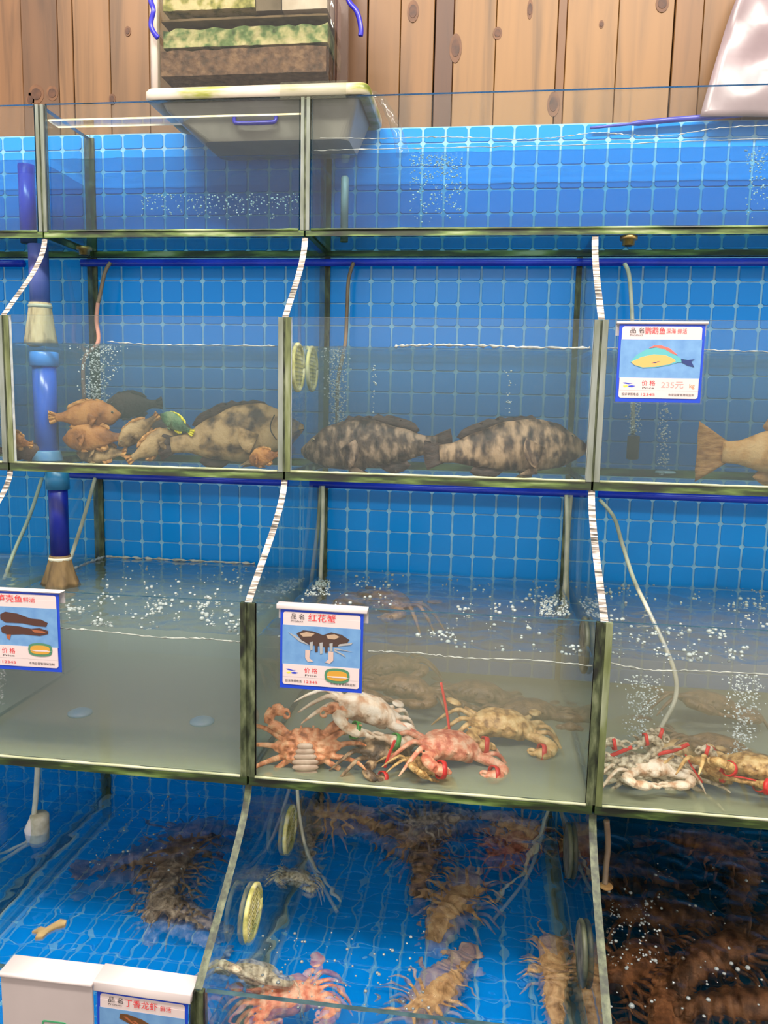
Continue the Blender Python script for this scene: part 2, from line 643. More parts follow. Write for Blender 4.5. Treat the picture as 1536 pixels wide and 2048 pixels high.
def tank(t, a, b, label):
    x0, x1 = D[a], D[b]
    yf, zb, zt = YF[t], ZB[t], ZT[t]
    root = thing('fish_tank', label, 'fish tank', ((x0 + x1) / 2, yf / 2, zb - 0.008), 'tiered glass fish tanks')
    TANKS[(t, a)] = root
    th = 0.008 if t > 1 else 0.006
    MB().box(x0 + 0.002, x1 - 0.002, yf, -0.0055, zb - th, zb + th, mi=0, edge=1, axis=2).build(
        'floor_pane', [M_floor_clear if t == 1 else {2: M_floor_algae, 3: M_floor_lime, 4: M_sheet}[t], M_algae_edge], root)
    MB().box(x0 + 0.0125, x1 - 0.0125, yf, yf + 0.008, zb + th, zt, 0, 1, 1).build(
        'front_pane', [M_pane, {1: M_edge_dark, 2: M_edge, 3: M_edge_dark, 4: M_edge_dark}[t]], root)
    # bead of sealant along the foot of the front pane
    n = 30
    pth = [(x0 + 0.013 + (x1 - x0 - 0.026) * k / n, yf - 0.001, zb + th + 0.001 + 0.0007 * mnoise.noise((k * 0.7, t, a))) for k in range(n + 1)]
    MB().tube(pth, [0.0026 + 0.001 * mnoise.noise((k * 1.3, a, t)) for k in range(n + 1)], 6).build('bottom_bead', M_algae_edge if t == 1 else M_bead, root, True)
    pts, (e0, e1) = divider_profile(t)
    for k, xx in enumerate((x0, x1) if b == 3 else (x0,)):
        w = 0.006
        mb = MB()
        N = len(pts)
        mb.prism(pts, xx - w, xx + w, axis=0, mi=0, edge=1)
        for i in range(N):        # only the shaped front edge is chipped white
            if not (e0 <= i < e1):
                mb.m[2 + i] = 2
        mb.build('divider', [M_div, M_seal_algae if t == 4 else M_edge_s, M_edge_dark], root)
        sm = {1: M_seal_pale, 2: M_seal, 3: M_seal_algae, 4: M_seal_algae}[t]
        sm2 = sm
        if t == 2:
            sm = M_seal_pale
            sm2 = M_seal_pale if (a == 2 or k == 1) else M_seal
        if t == 3 and a == 2:
            sm2 = M_seal
        ww = {1: 0.009, 2: 0.012, 3: 0.0125, 4: 0.009}[t]
        MB().box(xx - ww, xx - 0.0022, yf - 0.0015, yf + 0.009, zb + th, zt - 0.001).build('corner_seal', sm, root)
        MB().box(xx + 0.0022, xx + ww, yf - 0.0015, yf + 0.009, zb + th, zt - 0.001).build('corner_seal', sm2, root)
        MB().box(xx - 0.0022, xx + 0.0022, yf + 0.001, yf + 0.009, zb + th, zt - 0.002).build('corner_joint', M_seal_algae, root)
        # dark silicone in the back corners
        MB().box(xx - 0.012, xx + 0.012, -0.012, -0.006, zb + th, (zt if t == 1 else ZB[t - 1] - 0.01)).build('back_seal', M_seal_algae, root)
    # tiled back
    ztop = 2.109 if t == 1 else ZB[t - 1] - 0.009
    bp = MB().box(x0 + 0.001, x1 - 0.001, -0.005, 0.004, zb - th, ztop).build('back_panel', M_grout, root)
    gx, gz = PH[t]
    if t == 3 and a < 1:
        gx = -0.1382
    tiled(bp, cut(x0 + 0.006, x1 - 0.006, gx), cut(zb + th, ztop - 0.001, gz),
          lambda u, v: Matrix.Translation((u, -0.005, v)) @ R_WALL)
    if t == 4:
        fp = MB().box(x0 + 0.013, x1 - 0.013, yf + 0.010, -0.006, zb + th, zb + th + 0.002).build('floor_panel', M_grout, root)
        tiled(fp, cut(x0 + 0.014, x1 - 0.014, gx), cut(yf + 0.011, -0.007, 0.0),
              lambda u, v: Matrix.Translation((u, v, zb + th + 0.002)))
    return root


tank(1, -1, 0, 'top tier glass tank cut by the photo edge, blue pipe standing inside')
tank(1, 0, 1, 'top tier glass tank below the two stacked filter boxes')
tank(1, 1, 3, 'longest top tier glass tank, water jet pouring in')
tank(2, -1, 0, 'second tier glass tank barely showing at the left photo edge')
tank(2, 0, 1, 'second tier glass tank of brown fish and a blue standpipe')
tank(2, 1, 2, 'second tier glass tank holding the two big dark groupers')
tank(2, 2, 3, 'second tier glass tank wearing the parrotfish price sign')
tank(3, -1, 0, 'third tier glass tank seen only through its neighbour at the left edge')
tank(3, 0, 1, 'third tier glass tank of cloudy green water without animals')
tank(3, 1, 2, 'third tier glass tank wearing the crab price sign')
tank(3, 2, 3, 'third tier glass tank with red banded crabs and bubble columns')
tank(4, -1, 0, 'lowest tier glass tank seen only through its neighbour at the left edge')
tank(4, 0, 1, 'lowest tier glass tank with two white topped signs on its rim')
tank(4, 1, 2, 'lowest tier glass tank with two round strainers on its side pane')
tank(4, 2, 3, 'lowest tier glass tank packed with dark brown lobsters')

# added strip in the top tank, lamp reflection painted into its gold edge
M_gold = surf('painted_lamp_glint', [S(225, 200, 140), S(255, 245, 215)], 40, 0.15, spec=1.0)
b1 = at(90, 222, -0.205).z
MB().box(D[0] + 0.012, D[1] - 0.012, -0.206, -0.165, 2.070, 2.0735, 0, 1, 2).build('glint_strip', [M_pane, M_gold], TANKS[(1, 0)])
# tier-1 drain fittings
for px, py, yy, tk in ((168, 484, -0.12, (1, 0)), (1258, 470, -0.20, (1, 1))):
    c = at(px, py, yy)
    z1 = ZB[1] - 0.006
    mb = MB().tube([(c.x, c.y, z1), (c.x, c.y, z1 - 0.007), (c.x, c.y, z1 - 0.0071), (c.x, c.y, z1 - 0.017)], [0.017, 0.017, 0.012, 0.0115], 14)
    mb.tube([(c.x, c.y, z1 - 0.014), (c.x, c.y, z1 - 0.0185)], 0.0075, 12, 1)
    mb.build('drain_fitting', [M_brass, M_dark], TANKS[tk], True)

# round strainers on the dividers
M_strain = surf('yellowed_plastic_ring', [S(150, 145, 70), S(215, 205, 130), S(225, 220, 190)], 40, 0.4)
M_strain_net = surf('grey_strainer_net', [S(48, 50, 46), S(120, 115, 98)], 60, 0.6)
M_strain_dark = surf('dark_strainer_ring', [S(40, 44, 36), S(90, 92, 70)], 40, 0.5)


def strainer(tk, x, y, z, r=0.048):
    mb = MB()
    pth = [(x, y + r * math.cos(a), z + r * math.sin(a)) for a in [2 * math.pi * k / 28 for k in range(29)]]
    mb.tube(pth, 0.0045, 6)
    o = mb.build('strainer_ring', M_strain if x < 0 else M_strain_dark, TANKS[tk], True)
    net = MB()
    for k in range(-5, 6):
        d = k * r / 5.6
        h = math.sqrt(max(r * r - d * d, 0))
        net.box(x - 0.001, x + 0.001, y + d - 0.0012, y + d + 0.0012, z - h, z + h)
        net.box(x - 0.001, x + 0.001, y - h, y + h, z + d - 0.0012, z + d + 0.0012)
    net.prism([(y + r * 0.96 * math.cos(a), z + r * 0.96 * math.sin(a)) for a in [2 * math.pi * k / 20 for k in range(20)]], x - 0.0028, x - 0.0012, axis=0, mi=1)
    net.build('strainer_net', [M_strain if x < 0 else M_strain_dark, M_strain_net], o)


XD1, XD2 = D[1] + 0.0105, D[2] - 0.0105


def on_x(px, py, X):
    d = AX_R * ((px - 768) / FPX) + AX_F + AX_U * ((1024 - py) / FPX)
    return CAM + d * ((X - CAM.x) / d.x)


for tk, px, py, X in (((2, 1), 596, 735, XD1), ((2, 1), 624, 738, XD1), ((4, 1), 580, 1660, XD1), ((4, 1), 506, 1826, XD1),
                      ((4, 1), 1136, 1700, XD2), ((4, 1), 1163, 1905, XD2), ((3, 1), 1168, 1290, XD2)):
    c = on_x(px, py, X)
    y = min(-0.06, max(c.y, YF[tk[0]] + 0.06))
    strainer(tk, X, y, c.z, 0.046 if tk[0] != 2 else 0.044)

# ------------------------------------------------------------------ water
W_T1 = water_mat('clear_tank_water', (0.62, 0.80, 0.86, 1), refl=0.92)
W_T2 = water_mat('murky_teal_water', (0.97, 0.99, 0.99, 1), S(80, 104, 102), 5.0, S(80, 132, 138), 3.2, 0.85)
W_T3 = water_mat('cloudy_green_water', (0.98, 0.99, 0.98, 1), S(140, 166, 156), 9.0, S(120, 160, 146), 1.4)
W_T3b = water_mat('cloudy_brown_water', (0.98, 0.98, 0.97, 1), S(182, 174, 144), 3.2, S(190, 172, 130), 0.8)
W_T4 = water_mat('rippled_clear_water', (0.95, 0.99, 1.0, 1), refract=0.6)
W_T4r = water_mat('rippled_brown_water', (0.62, 0.55, 0.50, 1), refract=0.65)


def water(t, a, b, mat, label, amp=0.002, freq=20, nx=90):
    x0, x1, y0, y1 = D[a] + 0.0135, D[b] - 0.0135, YF[t] + 0.0095, -0.0135
    if t == 4:
        z0 = ZB[t] + 0.0145
    else:
        z0 = ZB[t] + 0.0095
    zt = WL[t]
    ny = max(12, int(nx * (y1 - y0) / (x1 - x0)))
    mb = MB()
    V = []
    for j in range(ny + 1):
        for i in range(nx + 1):
            x, y = x0 + (x1 - x0) * i / nx, y0 + (y1 - y0) * j / ny
            h = amp * (mnoise.noise((x * freq, y * freq, t + a)) + 0.5 * mnoise.noise((x * freq * 2.3, y * freq * 2.3, 5 + t)))
            V.append((x, y, zt + h))
    n1 = len(V)
    for j in range(ny + 1):
        for i in range(nx + 1):
            V.append((x0 + (x1 - x0) * i / nx, y0 + (y1 - y0) * j / ny, z0))
    F = []
    w = nx + 1
    for j in range(ny):
        for i in range(nx):
            q = (j * w + i, j * w + i + 1, (j + 1) * w + i + 1, (j + 1) * w + i)
            F.append(q)
            F.append(tuple(n1 + k for k in q[::-1]))
    for i in range(nx):
        F.append((i + 1, i, n1 + i, n1 + i + 1))
        k = ny * w + i
        F.append((k, k + 1, n1 + k + 1, n1 + k))
    for j in range(ny):
        k = j * w
        F.append((k, k + w, n1 + k + w, n1 + k))
        k = j * w + nx
        F.append((k + w, k, n1 + k, n1 + k + w))
    mb.add(V, F)
    o = mb.build('tank_water', mat, None, True)
    return tag(o, label, 'water', None, 'stuff')


water(1, -1, 0, W_T1, 'clear water in the top tank cut by the photo edge', 0.0015)
water(1, 0, 1, W_T1, 'clear bluish water in the top tank below the filter boxes', 0.0015)
water(1, 1, 3, W_T1, 'clear bluish water in the long top tank under the jet', 0.0015, nx=140)
water(2, -1, 0, W_T2, 'water in the second tier tank at the left photo edge')
water(2, 0, 1, W_T2, 'murky teal water around the brown fish')
water(2, 1, 2, W_T2, 'murky teal water around the two big groupers')
water(2, 2, 3, W_T2, 'murky teal water behind the parrotfish price sign')
water(3, -1, 0, W_T3, 'water in the third tier tank beyond the left photo edge', 0.003)
water(3, 0, 1, W_T3, 'cloudy green water in the tank without animals', 0.003)
water(3, 1, 2, W_T3b, 'cloudy water around the crabs behind the crab sign', 0.004)
water(3, 2, 3, W_T3b, 'cloudy brownish water around the crabs at the right edge', 0.005)
water(4, -1, 0, W_T4, 'water in the lowest tank beyond the left photo edge', 0.004)
water(4, 0, 1, W_T4, 'rippling clear blue water behind the two white topped signs', 0.004, 16, 130)
water(4, 1, 2, W_T4, 'rippling clear blue water between the round strainers', 0.007, 16, 130)
water(4, 2, 3, W_T4r, 'dark brown bubbling water over the lobsters', 0.005, 18, 130)
#@@PART3
# ------------------------------------------------------------------ pipes and tubes
def pipe(name, label, path, r, mat, cat='pipe', group=None, seg=14):
    o = MB().tube(path, r, seg).build(name, mat, None, True)
    return tag(o, label, cat, group)


z2 = at(900, 525, -0.026).z
z3 = at(800, 974, -0.028).z
xl = at(163, 525, -0.026).x
pipe('air_pipe', 'long blue plastic air pipe crossing the back of the second tier tanks', [(xl, -0.026, z2), (0.1, -0.026, z2), (0.92, -0.026, z2)], 0.0085, M_pipe)
pipe('air_pipe', 'short end of blue air pipe in the second tier at the left edge', [(-1.3, -0.026, z2 - 0.001), (at(48, 525, -0.026).x, -0.026, z2 - 0.001)], 0.0085, M_pipe)
xa, xb, xc = at(142, 950, -0.028).x, at(560, 965, -0.028).x, at(620, 966, -0.028).x
pipe('air_pipe', 'blue air pipe above the cloudy green tank', [(xa, -0.028, z3 + 0.002), (xb + 0.02, -0.028, z3 + 0.001)], 0.0085, M_pipe)
pipe('air_pipe', 'blue air pipe above the crab tank in the middle', [(xc, -0.028, z3), (at(1172, 990, -0.028).x, -0.028, z3 - 0.001)], 0.0085, M_pipe)
pipe('air_pipe', 'blue air pipe above the tank of red banded crabs', [(at(1196, 990, -0.028).x, -0.028, z3), (0.92, -0.028, z3 - 0.001)], 0.0085, M_pipe)


def air_tube(label, pts, r, mat, seg=8):
    pts = [at(*p) for p in pts]
    return pipe('air_tube', label, smooth_path(pts, 6), r, mat, 'tube', 'thin air tubes', seg)


air_tube('brown to pink air tube hanging in the brown fish tank', [(221, 525, -0.045), (210, 545, -0.05), (200, 590, -0.055), (196, 606, -0.056)], 0.0045, M_hose_brown)
tt = air_tube('pink lower half of the air tube above the brown fish bubbles', [(196, 606, -0.056), (193, 640, -0.06), (196, 685, -0.06), (168, 720, -0.06), (168, 800, -0.06)], 0.0048, M_hose_pink)
air_tube('grey brown air tube hanging over the two groupers', [(707, 525, -0.045), (697, 560, -0.05), (694, 620, -0.055), (690, 690, -0.06), (676, 760, -0.07), (674, 845, -0.07)], 0.0042, M_hose_brown)
air_tube('grey air tube dropping behind the parrotfish sign', [(1249, 527, -0.045), (1258, 550, -0.05), (1263, 610, -0.055), (1266, 700, -0.07), (1266, 870, -0.08)], 0.0045, M_hose_clear)
air_tube('slanting cloudy air tube behind the brown cloth sock', [(190, 957, -0.05), (178, 1000, -0.09), (160, 1060, -0.15), (140, 1120, -0.2)], 0.0045, M_hose_clear)
air_tube('long faint air tube at the left edge of the third tier', [(84, 957, -0.05), (60, 1030, -0.12), (30, 1100, -0.18), (8, 1160, -0.22)], 0.0045, M_hose_clear)
air_tube('straight air tube by the left pane of the middle crab tank', [(646, 972, -0.045), (645, 1050, -0.06), (642, 1130, -0.09), (640, 1185, -0.11)], 0.0048, M_hose_clear)
air_tube('straight air tube by the right pane of the middle crab tank', [(1133, 990, -0.045), (1134, 1060, -0.06), (1131, 1150, -0.08), (1126, 1215, -0.1)], 0.0048, M_hose_clear)
air_tube('curved cloudy air tube dipping into the red banded crab tank',
         [(1200, 1000, -0.06), (1228, 1035, -0.1), (1245, 1090, -0.16), (1268, 1160, -0.22), (1300, 1228, -0.28), (1345, 1330, -0.34), (1352, 1390, -0.36), (1330, 1440, -0.38), (1290, 1505, -0.4)], 0.0042, M_hose_clear)
air_tube('pale double air tube dipping into the tank of round strainers', [(594, 1570, -0.3), (600, 1640, -0.33), (618, 1720, -0.36), (650, 1780, -0.38), (675, 1825, -0.4)], 0.0038, M_hose_clear)
air_tube('faint air tube near the right strainers of the lowest middle tank', [(1097, 1620, -0.1), (1078, 1690, -0.16), (1050, 1760, -0.22), (985, 1842, -0.28)], 0.004, M_hose_clear)
air_tube('tan air tube hanging into the dark lobster tank', [(1213, 1640, -0.42), (1216, 1690, -0.42), (1212, 1735, -0.43), (1210, 1770, -0.44)], 0.0055, M_hose_brown)
c = at(1212, 1772, -0.44)
o = MB().ball(c, 0.013, 0.013, 0.005, 12, 6).build('air_stone', surf('tan_stone', [S(150, 105, 60), S(205, 160, 100)], 60, 0.7), None, True)
tag(o, 'small tan air stone at the end of a tube above the lobsters', 'air stone')
c = at(1266, 895, -0.09)
o = MB().tube([c + Vector((0, 0, -0.026)), c + Vector((0, 0, -0.024)), c + Vector((0, 0, 0.024)), c + Vector((0, 0, 0.026))], [0.008, 0.013, 0.013, 0.008], 12).build('air_stone', surf('dark_stone', [S(50, 48, 50), S(80, 76, 76)], 80, 0.8), None, True)
tag(o, 'dark cylindrical air stone under the parrotfish sign', 'air stone')
o = MB()
c = at(1330, 955, -0.12)
o.tube([(c.x, c.y, ZB[2] + 0.010), (c.x, c.y, ZB[2] + 0.014)], [0.022, 0.020], 16)
o = tag(o.build('air_stone', surf('pale_blue_disc', [S(130, 175, 190), S(170, 200, 205)], 50, 0.5), None, True), 'flat pale blue air disc on the floor under the parrotfish sign', 'air stone')

# standpipe with coupling in the brown fish tank
yy = -0.300
ct, cb = at(90, 702, yy), at(92, 905, yy)
x = (ct.x + cb.x) / 2
sp = thing('standpipe', 'thick blue standpipe standing in the brown fish tank', 'pipe', (x, yy, ZB[2] + 0.008))
MB().tube([(x, yy, ZB[2] + 0.03), (x, yy, ct.z - 0.02)], 0.0235, 20).build('tube', M_pipe_stain, sp, True)
MB().tube([(x, yy, ct.z - 0.032), (x, yy, ct.z - 0.030), (x, yy, ct.z - 0.004), (x, yy, ct.z - 0.002)], [0.0255, 0.0285, 0.0285, 0.026], 20).build('coupling', M_pipe_light, sp, True)
MB().tube([(x, yy, ZB[2] + 0.0085), (x, yy, ZB[2] + 0.011), (x, yy, ZB[2] + 0.026), (x, yy, ZB[2] + 0.03)], [0.031, 0.031, 0.027, 0.025], 20).build('foot_flange', surf('pale_blue_flange', [S(110, 165, 190), S(60, 120, 175)], 20, 0.4), sp, True)
# drain of the top tank with its cloth sock, seen through the side pane
yd = -0.150
dx = at(80, 600, yd).x
z0, z1 = at(80, 606, yd).z, at(80, 690, yd).z
dr = thing('drain_pipe', 'violet blue drain pipe ending in a beige mesh sock behind the side pane', 'pipe', (dx, yd, z1))
MB().tube([(dx, yd, ZB[1] - 0.007), (dx, yd, z0 - 0.006)], 0.0215, 18).build('tube', surf('violet_blue_pipe', [S(78, 82, 150), S(104, 108, 185)], 8, 0.35), dr, True)


def sock(parent, x, yy, z0, z1, r0, r1, mat, fold=0.12):
    rings = []
    for k in range(9):
        t = k / 8
        r = r0 + (r1 - r0) * t ** 1.2
        rings.append([(x + r * (1 + fold * t * math.sin(7 * a + 2 * t)) * math.cos(a), yy + r * (1 + fold * t * math.sin(7 * a + 2 * t)) * math.sin(a), z0 + (z1 - z0) * t - 0.004 * t * math.sin(3 * a))
                      for a in [2 * math.pi * i / 32 for i in range(32)]])
    MB().loft(rings).build('cloth_sock', mat, parent, True)
    MB().tube([(x, yy, z0 - 0.004), (x, yy, z0 - 0.007), (x, yy, z0 - 0.012)], [r0 * 1.06, r0 * 1.1, r0 * 1.06], 20).build('tie_band', M_hose_clear, parent, True)


sock(dr, dx, yd, z0, z1, 0.0235, 0.036, M_cloth, 0.05)
# third tier: drain coming through the floor above, with a brown sock
y3 = -0.30
p0, p1, p2 = at(112, 955, y3), at(122, 1110, y3), at(126, 1172, y3)
x = p1.x - 0.002
d3 = thing('drain_pipe', 'navy drain pipe with a brown cloth sock above the cloudy green tank', 'pipe', (x, y3, p2.z))
MB().tube([(x, y3, ZB[2] - 0.0085), (x, y3, p1.z - 0.006)], 0.0195, 18).build('tube', M_pipe_dark, d3, True)
MB().tube([(x, y3, ZB[2] - 0.0085), (x, y3, at(112, 978, y3).z)], 0.0235, 18).build('collar', surf('teal_collar', [S(30, 95, 140), S(50, 120, 165)], 18, 0.35), d3, True)
sock(d3, x, y3, p1.z, p2.z, 0.0215, 0.037, M_cloth_brown, 0.14)
# blue pipe inside the top tank at the left edge
yb = -0.10
c0, c1 = at(52, 330, yb), at(48, 432, yb)
pipe('standpipe', 'bright blue pipe standing in the top tank at the left photo edge', [(c0.x, yb, ZB[1] + 0.0065), (c0.x, yb, c0.z)], 0.018, M_pipe)
# grey rod in the long top tank
c0 = at(690, 352, -0.1)
pipe('overflow_rod', 'thin grey rod standing in the long top tank near the filter boxes', [(c0.x, -0.1, ZB[1] + 0.0065), (c0.x, -0.1, c0.z - 0.004), (c0.x, -0.1, c0.z)], [0.0085, 0.0085, 0.005], surf('grey_rod', [S(95, 105, 108), S(140, 148, 148)], 20, 0.4), 'rod')
# submerged air pump of the lowest tank
pc = at(73, 1655, -0.40)
pm = thing('air_pump', 'small white cylinder pump hung in the lowest tank by a cord', 'pump', (pc.x, pc.y, pc.z - 0.03))
MB().tube([pc + Vector((0.004, 0, -0.035)), pc + Vector((0.004, 0, -0.031)), pc + Vector((0.008, 0, 0.028)), pc + Vector((0.008, 0, 0.033))], [0.017, 0.021, 0.019, 0.014], 16).build('body', surf('grimy_white', [S(150, 140, 115), S(205, 200, 182)], 40, 0.5), pm, True)
MB().tube([pc + Vector((-0.006, -0.008, -0.03)), pc + Vector((-0.008, -0.008, 0.0)), pc + Vector((-0.002, -0.008, 0.026))], [0.010, 0.013, 0.007], 12).build('side_chamber', M_white, pm, True)
MB().tube(smooth_path([pc + Vector((-0.002, -0.004, 0.03)), at(72, 1590, -0.41), at(75, 1540, -0.42), at(74, 1515, -0.42)], 5), 0.0055, 10).build('cord', M_hose_clear, pm, True)
MB().tube(smooth_path([pc + Vector((-0.006, -0.006, -0.03)), at(45, 1695, -0.42), at(0, 1722, -0.44), at(-60, 1740, -0.46)], 5), 0.004, 8).build('outlet_tube', M_hose_clear, pm, True)

# ------------------------------------------------------------------ filter boxes on the top tank
M_clearbox = glass('clear_box_wall', (0.86, 0.86, 0.82, 1), 1.0)
M_tray = surf('algae_white_tray', [S(86, 98, 26), S(140, 142, 66), S(182, 172, 150), S(196, 184, 170)], 12, 0.35, stretch=(0.6, 1, 2.6), lo=0.30, hi=0.58)
M_tray_body = surf('grey_white_tray', [S(112, 108, 100), S(146, 140, 130)], 8, 0.45)
M_handle = surf('blue_clip_handle', [S(24, 20, 140), S(40, 34, 175)], 10, 0.3)
yF, yB = -0.222, -0.012
xL, xR = at(285, 180, yF).x, at(738, 180, yF).x
zr0, zr1 = 2.1015, 2.1235
tr = thing('filter_tray', 'white plastic filter tray with an algae stained rim resting on the top tank', 'tray', ((xL + xR) / 2, (yF + yB) / 2, 1.99))
# rim: rounded frame
def rrect(x0, x1, y0, y1, r, n=5):
    pts = []
    for cx, cy, a0 in ((x1 - r, y1 - r, 0), (x0 + r, y1 - r, 90), (x0 + r, y0 + r, 180), (x1 - r, y0 + r, 270)):
        for k in range(n + 1):
            a = math.radians(a0 + 90 * k / n)
            pts.append((cx + r * math.cos(a), cy + r * math.sin(a)))
    return pts


def ring3(pts, z):
    return [(p[0], p[1], z) for p in pts]


bot = 2.035
rim = MB()
o_ = rrect(xL, xR, yF, yB, 0.02)
i_ = rrect(xL + 0.022, xR - 0.022, yF + 0.022, yB - 0.015, 0.012)
rings = [ring3(rrect(xL + 0.004, xR - 0.004, yF + 0.004, yB - 0.003, 0.018), zr0), ring3(o_, zr0 + 0.004), ring3(o_, zr1 - 0.005),
         ring3(rrect(xL + 0.004, xR - 0.004, yF + 0.004, yB - 0.003, 0.018), zr1), ring3(i_, zr1), ring3(i_, zr0)]
rings.append(rings[0])
rim.loft(rings, caps=False)
rim.build('rim', M_tray, tr, True)
body = MB()
tp = rrect(xL + 0.024, xR - 0.024, yF + 0.024, yB - 0.016, 0.012)
bt = rrect(xL + 0.105, xR - 0.05, yF + 0.055, yB - 0.03, 0.02)
body.loft([ring3(tp, zr0 + 0.012), ring3(rrect(xL + 0.035, xR - 0.03, yF + 0.03, yB - 0.02, 0.012), zr0 - 0.01), ring3(bt, bot)])
body.build('basin', M_tray_body, tr)
hx0, hx1 = at(470, 235, yF + 0.04).x, at(553, 235, yF + 0.04).x
hz0, hz1 = at(510, 226, yF + 0.035).z, at(510, 247, yF + 0.035).z
MB().tube(smooth_path([(hx0, yF + 0.040, hz0), (hx0 + 0.001, yF + 0.034, hz1 + 0.004), (hx0 + 0.014, yF + 0.032, hz1), (hx1 - 0.014, yF + 0.032, hz1), (hx1 - 0.001, yF + 0.034, hz1 + 0.004), (hx1, yF + 0.040, hz0)], 4), 0.0042, 8).build('handle', M_handle, tr, True)

# upper clear box with filter media
yF2 = -0.185
x0, x1 = at(300, 90, yF2).x, at(668, 90, yF2).x
zb_, zt_ = zr1 - 0.004, 2.42
ub = thing('filter_box', 'clear plastic box of algae covered filter media stacked on the white tray', 'box', ((x0 + x1) / 2, -0.1, zb_))
w = 0.003
MB().box(x0 + 0.016, x1 - 0.010, yF2, yF2 + w, zb_, zt_).build('front_wall', M_clearbox, ub)
MB().box(x1 - w, x1, yF2 + 0.01, -0.02, zb_, zt_).build('side_wall', glass('clear_side_wall', (0.8, 0.76, 0.78, 1), 1.0), ub)
MB().box(x0, x0 + w, yF2 + 0.01, -0.02, zb_, zt_).build('side_wall', M_clearbox, ub)
MB().box(x0 + 0.003, x1 - 0.003, -0.02, -0.017, zb_, zt_).build('back_wall', M_tray_body, ub)
MB().tube([(x0 + 0.008, yF2 + 0.008, zb_), (x0 + 0.008, yF2 + 0.008, zt_)], 0.0095, 12).build('corner_post', surf('yellowed_white_post', [S(150, 130, 100), S(205, 190, 178), S(225, 212, 205)], 10, 0.4, stretch=(1, 1, 0.5)), ub, True)
MB().tube([(x1 - 0.006, yF2 + 0.007, zb_), (x1 - 0.006, yF2 + 0.007, zt_)], 0.0065, 12).build('corner_post', M_clearbox, ub, True)
def clip(pts):
    MB().tube(smooth_path([at(*p) for p in pts], 5), 0.0052, 8, flat=0.8).build('clip_handle', M_handle, ub, True)
clip([(296, -40, -0.19), (301, 0, -0.195), (307, 20, -0.2), (303, 38, -0.2), (302, 52, -0.2), (308, 66, -0.2), (316, 76, -0.198)])
clip([(690, -45, -0.15), (697, 0, -0.155), (712, 20, -0.16), (719, 40, -0.16), (722, 60, -0.16), (721, 72, -0.16)])


def media(label, px0, py0, px1, py1, mat, y0=-0.178, y1=-0.03, lump=0.004, n=26):
    """a lumpy slab of filter medium"""
    a, b = at(px0, py1, y0), at(px1, py0, y0)
    mb = MB()
    rings = []
    k2 = 10
    for i in range(n + 1):
        x = a.x + (b.x - a.x) * i / n
        ring = []
        for (yy, zz) in [(y0, a.z), (y0, (a.z * 2 + b.z) / 3), (y0, (a.z + 2 * b.z) / 3), (y0, b.z), ((y0 * 2 + y1) / 3, b.z), ((y0 + 2 * y1) / 3, b.z), (y1, b.z), (y1, a.z)]:
            d = lump * mnoise.noise((x * 60, yy * 60, zz * 60))
            ring.append((x, max(yy + abs(d) * (1 if yy == y0 else 0), y0), zz + (d if zz > a.z + 0.001 else 0)))
        rings.append(ring)
    mb.loft(rings)
    o = mb.build('filter_media', mat, None, False)
    return tag(o, label, 'filter media', 'layers in the filter box')


M_med_brown = surf('brown_rubble', [S(52, 34, 24), S(98, 70, 52), S(128, 98, 74)], 70, 0.7, bump=0.8, bscale=120)
M_med_green = surf('green_sponge', [S(40, 62, 30), S(92, 118, 72), S(168, 165, 120), S(198, 186, 148)], 34, 0.8, bump=0.5, bscale=90, lo=0.34, hi=0.66)
M_med_pale = surf('pale_sponge_algae', [S(70, 84, 32), S(160, 156, 90), S(205, 192, 150)], 46, 0.8, bump=0.5, bscale=90, lo=0.33, hi=0.55)
media('brown rubble layer at the bottom of the filter box', 322, 90, 652, 153, M_med_brown)
media('green algae covered sponge layer in the middle of the filter box', 326, 46, 655, 96, M_med_green, lump=0.007)
media('pale speckled sponge at the top of the filter box', 326, -60, 510, 22, M_med_pale)
media('plain dark grey block beside the pale sponge in the filter box', 512, -60, 562, 22, surf('dark_grey_block', [S(92, 80, 66), S(120, 106, 90)], 20, 0.7), lump=0.002)
media('white foam block in the upper corner of the filter box', 564, -60, 655, 20, surf('white_foam', [S(186, 172, 160), S(210, 198, 190)], 20, 0.7), lump=0.002)
media('thin brown mat under the sponges of the filter box', 322, 26, 655, 44, surf('brown_mat', [S(80, 66, 46), S(120, 100, 74)], 50, 0.8), lump=0.002)

# water jet and the overflow sheet
M_jet = glass('jet_water', (0.90, 0.93, 0.93, 1), 1.0)
o = MB().tube(smooth_path([at(738, 186, -0.16), at(758, 194, -0.165), at(776, 220, -0.17), at(790, 250, -0.172), at(802, 290, -0.174), at(806, 312, -0.174)], 6),
              [0.004 + 0.0022 * (k % 5) / 5 + 0.0003 * k for k in range(31)], 10).build('water_jet', M_jet, None, True)
tag(o, 'thin arc of water falling from the white tray into the long tank', 'water', None, 'stuff')
mb = MB()
rings = []
for i in range(15):
    t = i / 14
    x = at(560 + 132 * t, 170, yF - 0.004).x
    z = zr1 + 0.002
    amp = 0.004 * mnoise.noise((i * 0.9, 1, 1))
    rings.append([(x, yF + 0.045, z + 0.003 + amp * 0.5), (x, yF + 0.006, z + 0.003), (x, yF - 0.006, z - 0.004), (x, yF - 0.008 + amp, z - 0.02), (x, yF - 0.0075 + amp, z - 0.034),
                  (x, yF - 0.0045 + amp, z - 0.034), (x, yF - 0.004, z - 0.02), (x, yF - 0.002, z - 0.004), (x, yF + 0.006, z - 0.0005), (x, yF + 0.045, z - 0.0005)])
mb.loft(rings)
tag(mb.build('overflow_water', haze_pane('overflow_water', (0.93, 0.94, 0.91, 1), S(170, 166, 150), 0.07), None, True), 'sheet of water spilling over the rim of the white tray', 'water', None, 'stuff')

